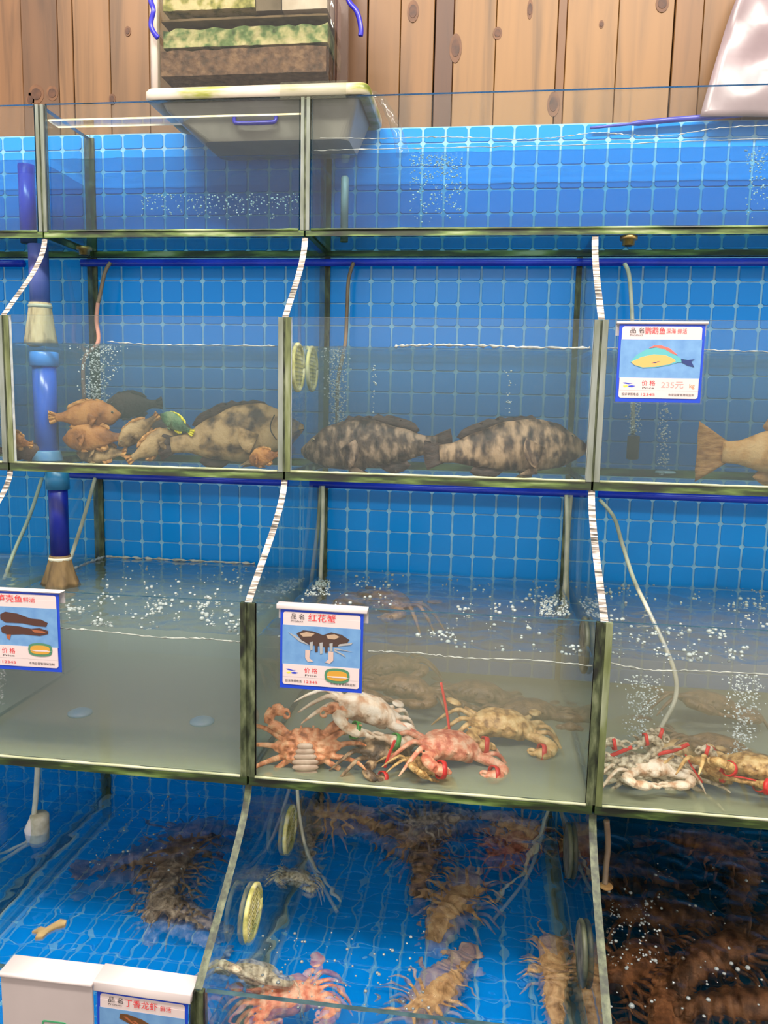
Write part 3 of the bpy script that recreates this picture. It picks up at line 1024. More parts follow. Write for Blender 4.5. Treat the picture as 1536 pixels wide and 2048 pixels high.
# plastic sheet leaning in the upper right corner
pts = []
nx, ny = 14, 22
V, F = [], []
for side in (0, 1):
    for j in range(ny + 1):
        t = j / ny
        for i in range(nx + 1):
            s = i / nx
            px = (1500 - 105 * t ** 0.8) + s * 260
            py = -60 + 300 * t
            p = at(px, py, -0.03)
            p.y += 0.012 * mnoise.noise((s * 3, t * 4, 2)) - 0.02 * t + side * 0.0015
            V.append(tuple(p))
n1 = (nx + 1) * (ny + 1)
for j in range(ny):
    for i in range(nx):
        q = (j * (nx + 1) + i, j * (nx + 1) + i + 1, (j + 1) * (nx + 1) + i + 1, (j + 1) * (nx + 1) + i)
        F += [q, tuple(k + n1 for k in q[::-1])]
for i in range(nx):
    F.append((i, i + 1, n1 + i + 1, n1 + i))
    k = ny * (nx + 1) + i
    F.append((k + 1, k, n1 + k, n1 + k + 1))
for j in range(ny):
    k = j * (nx + 1)
    F.append((k + nx + 1, k, n1 + k, n1 + k + nx + 1))
    k += nx
    F.append((k, k + nx + 1, n1 + k + nx + 1, n1 + k))
o = MB().add(V, F).build('plastic_sheet', surf('milky_plastic', [S(112, 96, 98), S(134, 117, 120)], 8, 0.3), None, True)
tag(o, 'milky pinkish plastic sheet leaning on the plank wall', 'plastic sheet')
o = MB().tube(smooth_path([at(1180, 256, -0.02), at(1260, 248, -0.022), at(1340, 240, -0.024), at(1440, 232, -0.026), at(1600, 216, -0.03)], 5), [0.003] * 6 + [0.006] * 15, 8).build('blue_hose', surf('blue_violet_hose', [S(50, 55, 150), S(70, 75, 175)], 12, 0.3), None, True)
tag(o, 'blue violet hose along the top edge of the long tank back', 'hose')
# ------------------------------------------------------------------ fish
def fish_mesh(name, L, prof, mats, bend=0.0, dorsal=(0.25, 0.80, 0.10), tail=0.13, tail_h=0.11, fork=0.0, anal=(0.22, 0.42, 0.07), belly=1.0, seed=0):
    """local X runs tail (0) to snout (L), Z up. one mesh: body and fins. prof: (t, up, down, halfwidth) in parts of L"""
    mb = MB()

    def axis(t):
        return Vector((t * L, bend * L * math.sin(t * math.pi * 0.9 + 0.2), 0))

    def pr(t):
        for a, b in zip(prof, prof[1:]):
            if a[0] <= t <= b[0]:
                s = (t - a[0]) / (b[0] - a[0])
                s = s * s * (3 - 2 * s) * 0.5 + s * 0.5
                return [a[i] + (b[i] - a[i]) * s for i in (1, 2, 3)]
        return list(prof[-1][1:])
    rings = []
    n = 34
    for k in range(n + 1):
        t = prof[0][0] + (prof[-1][0] - prof[0][0]) * k / n
        u, d, w = pr(t)
        c = axis(t)
        ring = []
        for i in range(20):
            a = 2 * math.pi * i / 20
            ca, sa = math.cos(a), math.sin(a)
            z = (u if sa > 0 else d * belly) * L * sa
            y = w * L * math.copysign(abs(ca) ** 0.85, ca)
            ring.append((c.x, c.y + y, z))
        rings.append(ring)
    mb.loft(rings, 0)

    def fin(outline, wave=0.004, mi=1, th=0.0014):
        # outline: list of (base point, tip point)
        rr = []
        for k, (b, t) in enumerate(outline):
            m = (b + t) / 2 + Vector((0, wave * math.sin(k * 1.9 + seed), 0))
            t2 = t + Vector((0, wave * 0.6 * math.sin(k * 2.3 + seed), 0))
            rr.append([b + Vector((0, th, 0)), m + Vector((0, th, 0)), t2 + Vector((0, th * 0.4, 0)), t2 - Vector((0, th * 0.4, 0)), m - Vector((0, th, 0)), b - Vector((0, th, 0))])
        mb.loft(rr, mi)
    # tail fan
    b0 = axis(prof[0][0] + 0.03)
    fan = []
    for k in range(11):
        s = -1 + 2 * k / 10
        h = prof[0][1] * L
        base = b0 + Vector((0, 0, s * h))
        ln = tail * L * (1 - 0.12 * s * s + fork * abs(s) ** 1.3)
        tip = b0 + Vector((-ln, -bend * L * 0.5, s * tail_h * L + 0.0035 * (k % 2)))
        fan.append((base, tip))
    fin(fan, 0.003)
    # dorsal
    dl = []
    m = 15
    for k in range(m + 1):
        t = dorsal[0] + (dorsal[1] - dorsal[0]) * k / m
        u = pr(t)[0] * L
        s = k / m
        h = dorsal[2] * L * (0.55 + 0.45 * math.sin(math.pi * min(1, s * 1.4 + 0.1))) * (1 - 0.35 * (k % 2) * (s > 0.4)) * (0.3 if k in (0, m) else 1)
        c = axis(t)
        dl.append((c + Vector((0, 0, u * 0.92)), c + Vector((-0.03 * L, 0, u + h))))
    fin(dl)
    al = []
    for k in range(8):
        t = anal[0] + (anal[1] - anal[0]) * k / 7
        d = pr(t)[1] * L * belly
        c = axis(t)
        h = anal[2] * L * math.sin(math.pi * (0.15 + 0.75 * k / 7))
        al.append((c + Vector((0, 0, -d * 0.92)), c + Vector((-0.035 * L, 0, -d - h))))
    fin(al)
    # pectorals, pelvics
    for sd in (-1, 1):
        t = 0.66
        c = axis(t)
        w = pr(t)[2] * L
        pl = []
        for k in range(8):
            a = -1.1 + 1.6 * k / 7
            base = c + Vector((0.01 * L * (k - 3.5) / 3.5, sd * w * 0.93, -0.035 * L + 0.012 * L * (k - 3.5) / 3.5))
            tip = base + Vector((-0.15 * L * math.cos(a), sd * 0.055 * L, 0.13 * L * math.sin(a)))
            pl.append((base, tip))
        fin(pl, 0.001, 0)
        d = pr(0.6)[1] * L * belly
        pv = []
        for k in range(5):
            base = axis(0.6) + Vector((0.012 * L * (k - 2), sd * 0.03 * L, -d * 0.9))
            pv.append((base, base + Vector((-0.09 * L + 0.02 * L * k, sd * 0.04 * L, -0.05 * L))))
        fin(pv, 0.001, 0)
    return mb.mesh(name, mats, True)


M_eye = surf('dark_eye', [S(14, 12, 12)], rough=0.1, spec=0.9)
M_eye_ring = surf('pale_eye_ring', [S(150, 130, 90)], rough=0.3)


def fish(me, L, label, loc, yaw, pitch=0, roll=0, group=None, eye=(0.885, 0.055, 0.055), eye_r=0.018, scale=1.0, face=False):
    o = bpy.data.objects.new('fish', me)
    COL.objects.link(o)
    o.matrix_world = (Matrix.Translation(loc) @ Matrix.Rotation(math.radians(yaw), 4, 'Z') @ Matrix.Rotation(math.radians(-pitch), 4, 'Y')
                      @ Matrix.Rotation(math.radians(roll), 4, 'X') @ Matrix.Translation((-L * 0.48 * scale, 0, 0)) @ Matrix.Scale(scale, 4))
    tag(o, label, 'fish', group)
    for sd in (-1, 1):
        e = MB().ball((eye[0] * L, sd * eye[1] * L, eye[2] * L), eye_r * L, eye_r * L * 0.6, eye_r * L, 10, 8, 1)
        e.ball((eye[0] * L, sd * (eye[1] + eye_r * 0.4) * L, eye[2] * L), eye_r * L * 0.62, eye_r * L * 0.4, eye_r * L * 0.62, 10, 8, 0)
        e.build('eye', [M_eye, M_eye_ring], o, True, local=True)
        if face:
            MB().tube(smooth_path([(0.998 * L, sd * 0.008 * L, -0.022 * L), (0.965 * L, sd * 0.042 * L, -0.030 * L), (0.925 * L, sd * 0.060 * L, -0.050 * L)], 5), 0.0042 * L, 6).build('mouth', M_eye, o, True, local=True)
            MB().tube(smooth_path([(0.80 * L, sd * 0.075 * L, 0.105 * L), (0.765 * L, sd * 0.103 * L, 0.04 * L), (0.76 * L, sd * 0.104 * L, -0.02 * L), (0.79 * L, sd * 0.086 * L, -0.085 * L)], 5), 0.0045 * L, 6).build('gill_slit', M_eye, o, True, local=True)
    return o


def skin(name, cols, scale, rough=0.35, lo=0.35, hi=0.62, stretch=None, bump=0.15):
    return surf(name, cols, scale, 0.55, detail=9, lo=lo, hi=hi, stretch=stretch, bump=0.5, bscale=170, spec=0.3)


G_dark = skin('dark_grouper_skin', [S(20, 14, 12), S(52, 38, 30), S(88, 70, 55), S(132, 108, 88)], 52, stretch=(1.3, 0.5, 0.8))
G_pale = skin('pale_grouper_skin', [S(26, 18, 14), S(70, 52, 40), S(118, 94, 72), S(156, 126, 98)], 46, stretch=(1.3, 0.5, 0.7))
G_tan = skin('tan_spotted_skin', [S(44, 30, 20), S(108, 82, 52), S(156, 124, 82), S(172, 140, 98)], 30)
G_fin = skin('dark_fin', [S(26, 18, 16), S(70, 52, 44)], 60, stretch=(1, 1, 4))
G_fin_tan = skin('tan_fin', [S(70, 50, 34), S(150, 112, 66)], 60, stretch=(1, 1, 4))
O_skin = skin('orange_brown_skin', [S(92, 52, 24), S(152, 96, 46), S(178, 122, 66)], 28)
O_fin = skin('orange_fin', [S(150, 96, 48), S(205, 150, 85)], 50, stretch=(1, 1, 4))
D_skin = skin('dim_brown_skin', [S(58, 44, 40), S(92, 70, 60)], 20)
Y_skin = skin('green_back_skin', [S(38, 62, 40), S(84, 118, 84), S(120, 140, 100)], 24)
Y_fin = surf('yellow_fin', [S(225, 205, 20), S(245, 228, 40)], 20, 0.4)

GP = [(0.0, 0.06, 0.06, 0.024), (0.08, 0.065, 0.065, 0.034), (0.25, 0.125, 0.11, 0.06), (0.45, 0.185, 0.145, 0.09), (0.65, 0.195, 0.155, 0.105),
      (0.8, 0.16, 0.14, 0.10), (0.9, 0.09, 0.10, 0.07), (0.97, 0.035, 0.065, 0.042), (1.0, 0.008, 0.03, 0.015)]
SP = [(0.0, 0.06, 0.06, 0.024), (0.1, 0.07, 0.07, 0.035), (0.3, 0.165, 0.15, 0.075), (0.5, 0.235, 0.20, 0.11), (0.7, 0.23, 0.20, 0.115),
      (0.85, 0.155, 0.155, 0.09), (0.95, 0.06, 0.075, 0.045), (1.0, 0.015, 0.02, 0.012)]

mg1 = fish_mesh('grouper', 0.28, GP, [G_dark, G_fin], bend=0.03, seed=1, dorsal=(0.15, 0.7, 0.06))
mg2 = fish_mesh('grouper', 0.29, GP, [G_pale, G_fin], bend=-0.05, seed=4, dorsal=(0.15, 0.7, 0.05), tail_h=0.10)
mg3 = fish_mesh('grouper', 0.27, SP, [G_tan, G_fin], bend=0.04, seed=6, dorsal=(0.2, 0.8, 0.06))
zf = ZB[2] + 0.0095
fish(mg1, 0.28, 'mottled dark grouper facing left, lying on the tank floor', (at(742, 890, -0.30).x, -0.30, zf + 0.046), 172, -4, 8, 'groupers in the middle tank', (0.885, 0.072, 0.055), face=True)
fish(mg2, 0.29, 'mottled pale grouper showing its dark fan tail to the left', (at(1020, 905, -0.30).x, -0.30, zf + 0.048), 14, 4, -14, 'groupers in the middle tank', (0.885, 0.072, 0.055), face=True)
fish(mg3, 0.27, 'big tan spotted grouper against the corner of the brown fish tank', (at(470, 885, -0.285).x, -0.285, zf + 0.060), 12, 9, -10, 'fish in the brown fish tank', (0.885, 0.072, 0.055), face=True)
so = fish_mesh('bream', 0.12, SP, [O_skin, O_fin], bend=0.03, seed=2, dorsal=(0.2, 0.8, 0.05))
so2 = fish_mesh('bream', 0.11, SP, [G_tan, O_fin], bend=-0.05, seed=3, dorsal=(0.2, 0.8, 0.05))
sd_ = fish_mesh('bream', 0.13, SP, [D_skin, G_fin], bend=0.03, seed=5, dorsal=(0.2, 0.8, 0.05))
sy = fish_mesh('bream', 0.11, SP, [Y_skin, Y_fin], bend=0.02, seed=7, dorsal=(0.2, 0.8, 0.05), tail=0.16)


def put(me, L, label, px, py, Y, yaw, pitch=0, roll=0, scale=1.0, lift=None):
    p = at(px, py, Y)
    fish(me, L, label, p, yaw, pitch, roll, 'fish in the brown fish tank', (0.88, 0.06, 0.04), 0.024, scale)


put(so, 0.12, 'upper of two plump orange brown fish by the blue standpipe', 174, 832, -0.31, 12, 4, 0, 1.1)
put(so, 0.12, 'lower of two plump orange brown fish by the blue standpipe', 186, 876, -0.31, 176, -3, 10, 1.1)
put(so2, 0.11, 'tan fish lying on the floor below the orange brown pair', 200, 905, -0.31, 170, -2, 30, 1.0)
put(so2, 0.11, 'small yellowish fish nosing down between the orange pair and the tan one', 275, 862, -0.31, 205, -38, 0, 0.85)
put(so2, 0.11, 'tan fish seen from behind in front of the spotted grouper tail', 308, 890, -0.31, 40, 30, 0, 1.0)
put(sd_, 0.13, 'dim dark brown fish hovering behind the bubbles', 262, 812, -0.10, 176, -6, 0, 1.05)
put(sd_, 0.13, 'dim dark fish behind the green backed fish', 330, 858, -0.14, 10, -10, 0, 1.0)
put(sy, 0.11, 'green backed fish with a bright yellow tail', 352, 846, -0.30, 165, 25, 0, 0.7)
put(so, 0.12, 'orange fish in the corner below the spotted grouper', 528, 915, -0.33, 150, -12, 0, 0.7)
put(so, 0.12, 'orange fish at the left photo edge beside the standpipe', 33, 880, -0.335, 160, 10, 0, 0.7)
put(sd_, 0.13, 'dark fish on the floor at the left edge beside the standpipe', 50, 905, -0.325, 20, -5, 20, 0.7)
mo = fish_mesh('orange_fish', 0.34, GP, [skin('amber_skin', [S(150, 98, 50), S(205, 150, 88), S(218, 172, 118)], 24), skin('amber_fin', [S(150, 96, 48), S(205, 150, 90)], 40, stretch=(1, 1, 4))],
               bend=0.02, seed=3, tail=0.17, tail_h=0.17, fork=0.12)
fish(mo, 0.34, 'amber fish showing its broad forked tail at the right edge', (at(1618, 905, -0.25).x, -0.25, at(1500, 905, -0.25).z), 6, 0, 0, 'large fish', (0.885, 0.072, 0.055), face=True)

# ------------------------------------------------------------------ crabs
def limb(mb, pts, rs, seg=8, flat=0.75):
    mb.tube(smooth_path(pts, 4), interp(rs, (len(pts) - 1) * 4 + 1), seg, 0, True, flat)


def interp(rs, n):
    out = []
    for i in range(n):
        t = i / (n - 1) * (len(rs) - 1)
        k = min(int(t), len(rs) - 2)
        out.append(rs[k] + (rs[k + 1] - rs[k]) * (t - k))
    return out


def crab_mesh(name, seed, fold=0.6):
    """local: X sideways, Y forward, Z up; shell about 11 cm across the spines"""
    rnd = random.Random(seed)
    mb = MB()
    rings = []
    n = 40
    lv = [(-0.017, 0.35), (-0.0155, 0.72), (-0.010, 0.90), (-0.002, 1.0), (0.004, 0.97), (0.011, 0.80), (0.0165, 0.55), (0.019, 0.25)]
    for z, s in lv:
        ring = []
        for i in range(n):
            a = 2 * math.pi * i / n
            ca, sa = math.cos(a), math.sin(a)
            rx = 0.047 * (abs(ca) ** 0.8) * (1 if ca > 0 else -1)
            ry = (0.029 if sa > 0 else 0.033) * (abs(sa) ** 0.85) * (1 if sa > 0 else -1)
            if sa > 0 and i % 2 == 0 and abs(ca) > 0.25 and s > 0.95:
                rx *= 1.07
                ry *= 1.10
            if abs(ca) > 0.985 and s > 0.95:
                rx *= 1.22
            ring.append((rx * s, ry * s, z + 0.0012 * math.sin(5 * a) * s))
        rings.append(ring)
    mb.loft(rings)
    # tail flap: ridged plates on the underside
    for k in range(6):
        y = -0.029 + k * 0.0075
        w = 0.017 - abs(k - 1.2) * 0.0022
        mb.ball((0, y, -0.0165 + (0.004 if k == 0 else 0)), w, 0.0043, 0.0042, 12, 6)
    # breast plates
    for sd in (-1, 1):
        for k in range(4):
            mb.ball((sd * 0.024, 0.016 - k * 0.011, -0.0145), 0.010, 0.0048, 0.004, 10, 6)
    # mouth and eyes
    mb.ball((0, 0.027, -0.004), 0.012, 0.005, 0.007, 10, 6)
    for sd in (-1, 1):
        limb(mb, [(sd * 0.009, 0.026, 0.003), (sd * 0.011, 0.033, 0.006)], [0.0022, 0.0026], 6, 1)
        # claw arm folded across the front
        j = rnd.uniform(-0.004, 0.004)
        a0, a1 = Vector((sd * 0.032, 0.020, -0.006)), Vector((sd * 0.064, 0.040 + j, -0.004))
        a2 = Vector((sd * (0.062 - 0.012 * fold), 0.062 + j, -0.008))
        a3 = Vector((sd * (0.060 - 0.048 * fold), 0.058 + j - 0.004 * fold, -0.012))
        limb(mb, [a0, (a0 + a1) / 2 + Vector((0, 0.002, 0.002)), a1], [0.0065, 0.0095, 0.0078], 10, 0.85)
        limb(mb, [a1, (a1 + a2) / 2 + Vector((sd * 0.003, 0, 0.001)), a2], [0.0078, 0.0098, 0.0085], 10, 0.85)
        mid = (a2 + a3) / 2 + Vector((0, 0.003, 0))
        limb(mb, [a2, mid, a3], [0.0085, 0.0112, 0.0052], 10, 0.8)
        tip = a3 + (a3 - a2) * 0.55
        limb(mb, [a3 + Vector((0, 0.004, 0)), (a3 + tip) / 2 + Vector((0, 0.0075, 0)), tip + Vector((0, 0.002, 0))], [0.0042, 0.0036, 0.0016], 6, 1)
        limb(mb, [a3 + Vector((0, -0.004, 0)), (a3 + tip) / 2 + Vector((0, -0.005, 0)), tip + Vector((0, 0, 0))], [0.0040, 0.0034, 0.0016], 6, 1)
        # walking legs
        for k in range(3):
            y = 0.010 - 0.012 * k
            sp = 0.5 - 0.45 * k + rnd.uniform(-0.15, 0.15)
            dirv = Vector((sd * math.cos(sp * 0.8), math.sin(sp * 0.8), 0))
            h = Vector((sd * 0.036, y, -0.008))
            kn = h + dirv * 0.036 + Vector((0, 0, 0.010 + rnd.uniform(-0.004, 0.004)))
            an = kn + dirv * 0.020 + Vector((0, 0, -0.018))
            tp = an + dirv * 0.014 + Vector((0, -0.003, -0.022))
            limb(mb, [h, (h + kn) / 2 + Vector((0, 0, 0.002)), kn, an, tp], [0.0048, 0.0056, 0.0046, 0.0038, 0.0014], 7, 0.75)
        # swimming paddle
        h = Vector((sd * 0.030, -0.022, -0.006))
        kn = h + Vector((sd * 0.026, -0.016, 0.004))
        pd = kn + Vector((sd * 0.014, -0.016, 0.001))
        limb(mb, [h, kn], [0.0052, 0.0050], 7, 0.8)
        mb.ball(pd, 0.015, 0.0105, 0.0032, 12, 6, 0, Matrix.Rotation(sd * -0.8, 3, 'Z'))
    return fuse(mb, 0.0013, [M_dark], name)


crab_meshes = [crab_mesh('crab', s, f) for s, f in ((1, 0.9), (5, 0.5))]


def crab_variant(me, mat):
    m2 = me.copy()
    m2.materials.clear()
    m2.materials.append(mat)
    return m2


def crab_skin(name, cols, scale=60):
    return surf(name, cols, scale * 1.3, 0.38, detail=9, lo=0.35, hi=0.63, bump=0.45, bscale=320, spec=0.5)


K_orange = crab_skin('orange_crab_shell', [S(150, 84, 48), S(222, 142, 96), S(238, 180, 138)])
K_pale = crab_skin('cream_crab_shell', [S(196, 148, 112), S(232, 206, 178), S(242, 226, 206)], 40)
K_pink = crab_skin('pink_crab_shell', [S(196, 96, 72), S(232, 146, 112), S(242, 190, 158)])
K_brown = crab_skin('brown_striped_shell', [S(46, 32, 24), S(104, 78, 56), S(206, 170, 130)], 34)
K_sand = crab_skin('sandy_crab_shell', [S(140, 98, 50), S(206, 160, 96), S(228, 192, 132)])
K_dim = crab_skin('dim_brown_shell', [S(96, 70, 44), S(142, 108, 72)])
K_grey = crab_skin('grey_white_shell', [S(96, 82, 66), S(186, 168, 140), S(222, 208, 182)], 70)
KM = {}
M_red = surf('red_rubber_band', [S(200, 22, 24), S(228, 44, 40)], 20, 0.4)
M_green = surf('green_rubber_band', [S(30, 120, 40), S(70, 165, 60)], 20, 0.4)


def crab(label, loc, fwd, up, mat, which=0, scale=1.0, bands='red', group='crabs in the middle tank', tail=None):
    key = (which, mat.name)
    if key not in KM:
        KM[key] = crab_variant(crab_meshes[which], mat)
    o = bpy.data.objects.new('crab', KM[key])
    COL.objects.link(o)
    orient(o, loc, fwd, up)
    o.matrix_world = o.matrix_world @ Matrix.Scale(scale, 4)
    tag(o, label, 'crab', group)
    if bands:
        bm = M_red if bands == 'red' else M_green
        for sd in (-1, 1):
            x = sd * (0.034 if which == 0 else 0.045)
            y = 0.0595
            pts = []
            for k in range(17):
                a = 2 * math.pi * k / 16
                pts.append((x + 0.0006 * math.sin(3 * a), y + 0.0128 * math.cos(a), -0.0105 + 0.0125 * math.sin(a)))
            rings = []
            for p in pts:
                d = Vector((0, p[1] - y, p[2] + 0.0105)).normalized()
                rings.append([Vector(p) + Vector((-0.0035, 0, 0)) + d * 0.0006, Vector(p) + Vector((0.0035, 0, 0)) + d * 0.0006,
                              Vector(p) + Vector((0.0035, 0, 0)) - d * 0.0010, Vector(p) + Vector((-0.0035, 0, 0)) - d * 0.0010])
            mb = MB().loft(rings, caps=False)
            b = mb.build('rubber_band', bm, o, True, local=True)
        if tail:
            inv = o.matrix_world.inverted()
            pth = smooth_path([inv @ Vector(p) for p in tail], 5)
            MB().tube(pth, 0.0034 / scale, 6, flat=0.35).build('band_end', bm, o, True, local=True)
    return o


A = at
crab('orange crab pressed belly out against the front pane, ridged tail flap showing', A(614, 1492, -0.545), (-0.08, 0.25, 1), (-0.05, 1, -0.1), K_orange, 1, 1.04, None)
fl_ = MB()
for k in range(6):
    fl_.ball((0, -0.040 + k * 0.0085, -0.0175 + (0.004 if k == 0 else 0)), 0.0245 - abs(k - 1.5) * 0.0030, 0.0068, 0.0055, 14, 8)
fl_.build('tail_flap', surf('pale_flap', [S(160, 128, 108), S(196, 170, 150)], 60, 0.4), bpy.data.objects['crab'], True, local=True)
crab('cream crab with green bands on top of the crab heap', A(738, 1418, -0.47), (0.35, -0.85, -0.15), (0.34, 0.15, 0.9), K_pale, 0, 1.18, 'green')
crab('dark brown striped crab wedged under the cream crab', A(772, 1497, -0.50), (0.55, -0.75, -0.35), (0.45, -0.35, 0.8), K_brown, 0, 1.0, 'red', tail=[A(790, 1480, -0.56), A(778, 1510, -0.565), A(770, 1535, -0.567)])
crab('pink red crab leaning on the heap with one leg on the floor', A(905, 1490, -0.485), (0.45, -0.85, -0.1), (0.3, -0.05, 0.95), K_pink, 1, 1.18, 'red', tail=[A(900, 1470, -0.44), A(893, 1420, -0.42), A(882, 1365, -0.41)])
crab('small sandy crab with raised pale claws in front of the heap', A(848, 1534, -0.53), (0.5, -0.8, 0.1), (0.5, 0.1, 0.85), K_sand, 0, 0.75, None)
crab('sandy crab resting highest at the right of the heap', A(1008, 1446, -0.38), (0.25, -0.95, -0.1), (0.15, 0.1, 1), K_sand, 1, 1.22, 'red')
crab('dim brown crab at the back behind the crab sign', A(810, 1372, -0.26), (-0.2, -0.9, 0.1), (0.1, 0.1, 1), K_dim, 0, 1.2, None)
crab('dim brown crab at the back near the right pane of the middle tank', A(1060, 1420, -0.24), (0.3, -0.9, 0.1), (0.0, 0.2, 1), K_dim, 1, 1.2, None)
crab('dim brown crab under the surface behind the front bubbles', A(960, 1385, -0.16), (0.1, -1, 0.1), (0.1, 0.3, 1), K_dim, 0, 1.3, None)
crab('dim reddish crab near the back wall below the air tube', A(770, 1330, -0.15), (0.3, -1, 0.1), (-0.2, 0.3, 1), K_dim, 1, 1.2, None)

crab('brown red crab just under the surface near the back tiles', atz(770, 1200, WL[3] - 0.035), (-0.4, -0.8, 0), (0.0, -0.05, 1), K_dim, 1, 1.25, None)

G2 = 'crabs at the right edge'
crab('pale round shelled crab with red bands against the right tank corner', A(1266, 1538, -0.525), (-0.2, 0.2, 1), (-0.1, 1, -0.2), K_grey, 0, 0.8, 'red', G2, tail=[A(1212, 1515, -0.53), A(1238, 1505, -0.53), A(1264, 1494, -0.53)])
crab('pale crab with red bands second from the right tank corner', A(1345, 1540, -0.51), (0.3, 0.2, 1), (0.1, 1, -0.2), K_grey, 1, 0.85, 'red', G2, tail=[A(1315, 1508, -0.52), A(1350, 1500, -0.52), A(1378, 1488, -0.52)])
crab('whitish crab flat on the floor in front of the right hand pile', (at(1296, 1590, -0.525).x, -0.515, ZB[3] + 0.042), (0.2, -0.9, 0.02), (0.05, 0.02, 1), K_pale, 0, 0.9, None, G2)
crab('sandy crab with a wide red strap in the right hand pile', A(1425, 1538, -0.49), (0.6, -0.6, 0.3), (0.4, 0.3, 0.9), K_sand, 1, 1.0, 'red', G2, tail=[A(1372, 1510, -0.5), A(1385, 1535, -0.52), A(1405, 1565, -0.53)])
crab('sandy crab cut off by the right photo edge with crossed red bands', (at(1510, 1580, -0.51).x, -0.50, ZB[3] + 0.05), (-0.5, -0.8, 0.1), (-0.1, -0.1, 1), K_sand, 0, 1.0, 'red', G2, tail=[A(1440, 1550, -0.54), A(1490, 1556, -0.545), A(1560, 1575, -0.55)])
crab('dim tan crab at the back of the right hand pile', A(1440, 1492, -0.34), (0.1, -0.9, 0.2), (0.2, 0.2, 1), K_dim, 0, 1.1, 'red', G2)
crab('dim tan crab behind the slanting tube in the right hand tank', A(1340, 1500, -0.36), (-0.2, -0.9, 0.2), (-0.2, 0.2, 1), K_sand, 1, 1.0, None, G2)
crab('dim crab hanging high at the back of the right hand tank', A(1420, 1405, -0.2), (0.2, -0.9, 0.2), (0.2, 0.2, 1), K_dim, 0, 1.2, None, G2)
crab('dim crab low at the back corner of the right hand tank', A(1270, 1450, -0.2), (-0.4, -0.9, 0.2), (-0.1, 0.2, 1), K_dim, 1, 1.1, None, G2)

# ------------------------------------------------------------------ lobsters
def lobster_mesh(name, seed, curl=0.3):
    """local: Y forward, Z up, about 20 cm from tail fan to head"""
    rnd = random.Random(seed)
    mb = MB()
    sp = [Vector((0.006 * math.sin(t * 3 + seed), -0.10 + 0.2 * t, -0.012 * curl * max(0, 1 - t * 2.2) ** 2 * 6)) for t in [k / 10 for k in range(11)]]
    # ridged tail
    rings = []
    n = 42
    for k in range(n + 1):
        t = k / n
        p = sp[min(int(t * 10), 9)].lerp(sp[min(int(t * 10) + 1, 10)], t * 10 - min(int(t * 10), 9))
        if t < 0.5:
            w = 0.013 + 0.018 * (t / 0.5)
            w *= 1 + 0.10 * (1 if (k % 4) < 2 else -0.6)
        elif t < 0.85:
            w = 0.031 - 0.003 * (t - 0.5)
        else:
            w = 0.031 * (1 - ((t - 0.85) / 0.15) ** 1.7 * 0.7)
        h = w * 0.62
        rings.append([(p.x + w * math.cos(a) * (1 + 0.05 * math.sin(9 * a) * (t > 0.5)), p.y, p.z + h * math.sin(a) * (1 if math.sin(a) > 0 else 0.6)) for a in [2 * math.pi * i / 18 for i in range(18)]])
    mb.loft(rings)
    for k in range(-2, 3):
        a = k * 0.42
        mb.ball(sp[0] + Vector((0.020 * math.sin(a), -0.020 * math.cos(a), -0.001)), 0.0085, 0.019, 0.003, 10, 6, 0, Matrix.Rotation(-a * -1, 3, 'Z'))
    for k in range(6):            # spines along the flanks
        for sd in (-1, 1):
            y = -0.085 + 0.017 * k
            limb(mb, [(sd * (0.013 + 0.0028 * k), y, -0.004), (sd * (0.022 + 0.0028 * k), y - 0.006, -0.009)], [0.004, 0.0014], 6, 0.8)
    for sd in (-1, 1):
        for k in range(5):
            y = 0.015 + 0.015 * k
            sw = -0.5 + 0.28 * k + rnd.uniform(-0.15, 0.15)
            d = Vector((sd * math.cos(sw), math.sin(sw), 0))
            h = Vector((sd * 0.024, y, -0.008))
            kn = h + d * 0.030 + Vector((0, 0, 0.008))
            tp = kn + d * 0.026 + Vector((0, 0, -0.018))
            limb(mb, [h, kn, (kn + tp) / 2, tp], [0.0042, 0.0036, 0.0030, 0.0014], 6, 0.9)
        a0 = Vector((sd * 0.012, 0.094, 0.004))
        limb(mb, [a0, a0 + Vector((sd * 0.014, 0.026, 0.004)), a0 + Vector((sd * 0.034, 0.055, 0.002)), a0 + Vector((sd * 0.07, 0.07, -0.004))], [0.0048, 0.0034, 0.0022, 0.0012], 6, 1)
        limb(mb, [(sd * 0.010, 0.085, 0.012), (sd * 0.014, 0.095, 0.017)], [0.003, 0.0034], 6, 1)
    return fuse(mb, 0.0016, [M_dark], name)


lob = [lobster_mesh('lobster', 3, 0.3), lobster_mesh('lobster', 8, 0.8)]
L_brown = crab_skin('brown_lobster_shell', [S(52, 34, 22), S(118, 82, 54), S(176, 132, 92)], 40)
L_tan = crab_skin('tan_lobster_shell', [S(120, 82, 48), S(186, 138, 90), S(212, 170, 122)], 44)
L_grey = crab_skin('grey_brown_lobster_shell', [S(60, 46, 36), S(128, 104, 84), S(190, 164, 138)], 60)
L_red = crab_skin('reddish_lobster_shell', [S(92, 38, 30), S(168, 88, 68), S(206, 150, 120)], 44)
L_dark = crab_skin('dark_lobster_shell', [S(40, 28, 20), S(92, 66, 46), S(140, 108, 78)], 40)
LM = {}


def lobster(label, loc, fwd, up, mat, which=0, scale=1.0, group='lobsters in the lowest middle tank'):
    key = (which, mat.name)
    if key not in LM:
        LM[key] = crab_variant(lob[which], mat)
    o = bpy.data.objects.new('lobster', LM[key])
    COL.objects.link(o)
    orient(o, loc, fwd, up)
    o.matrix_world = o.matrix_world @ Matrix.Scale(scale, 4)
    return tag(o, label, 'lobster', group)


Z4 = ZB[4] + 0.0105


def fl4(px, py, dz=0.03):
    return atz(px, py, Z4 + dz)


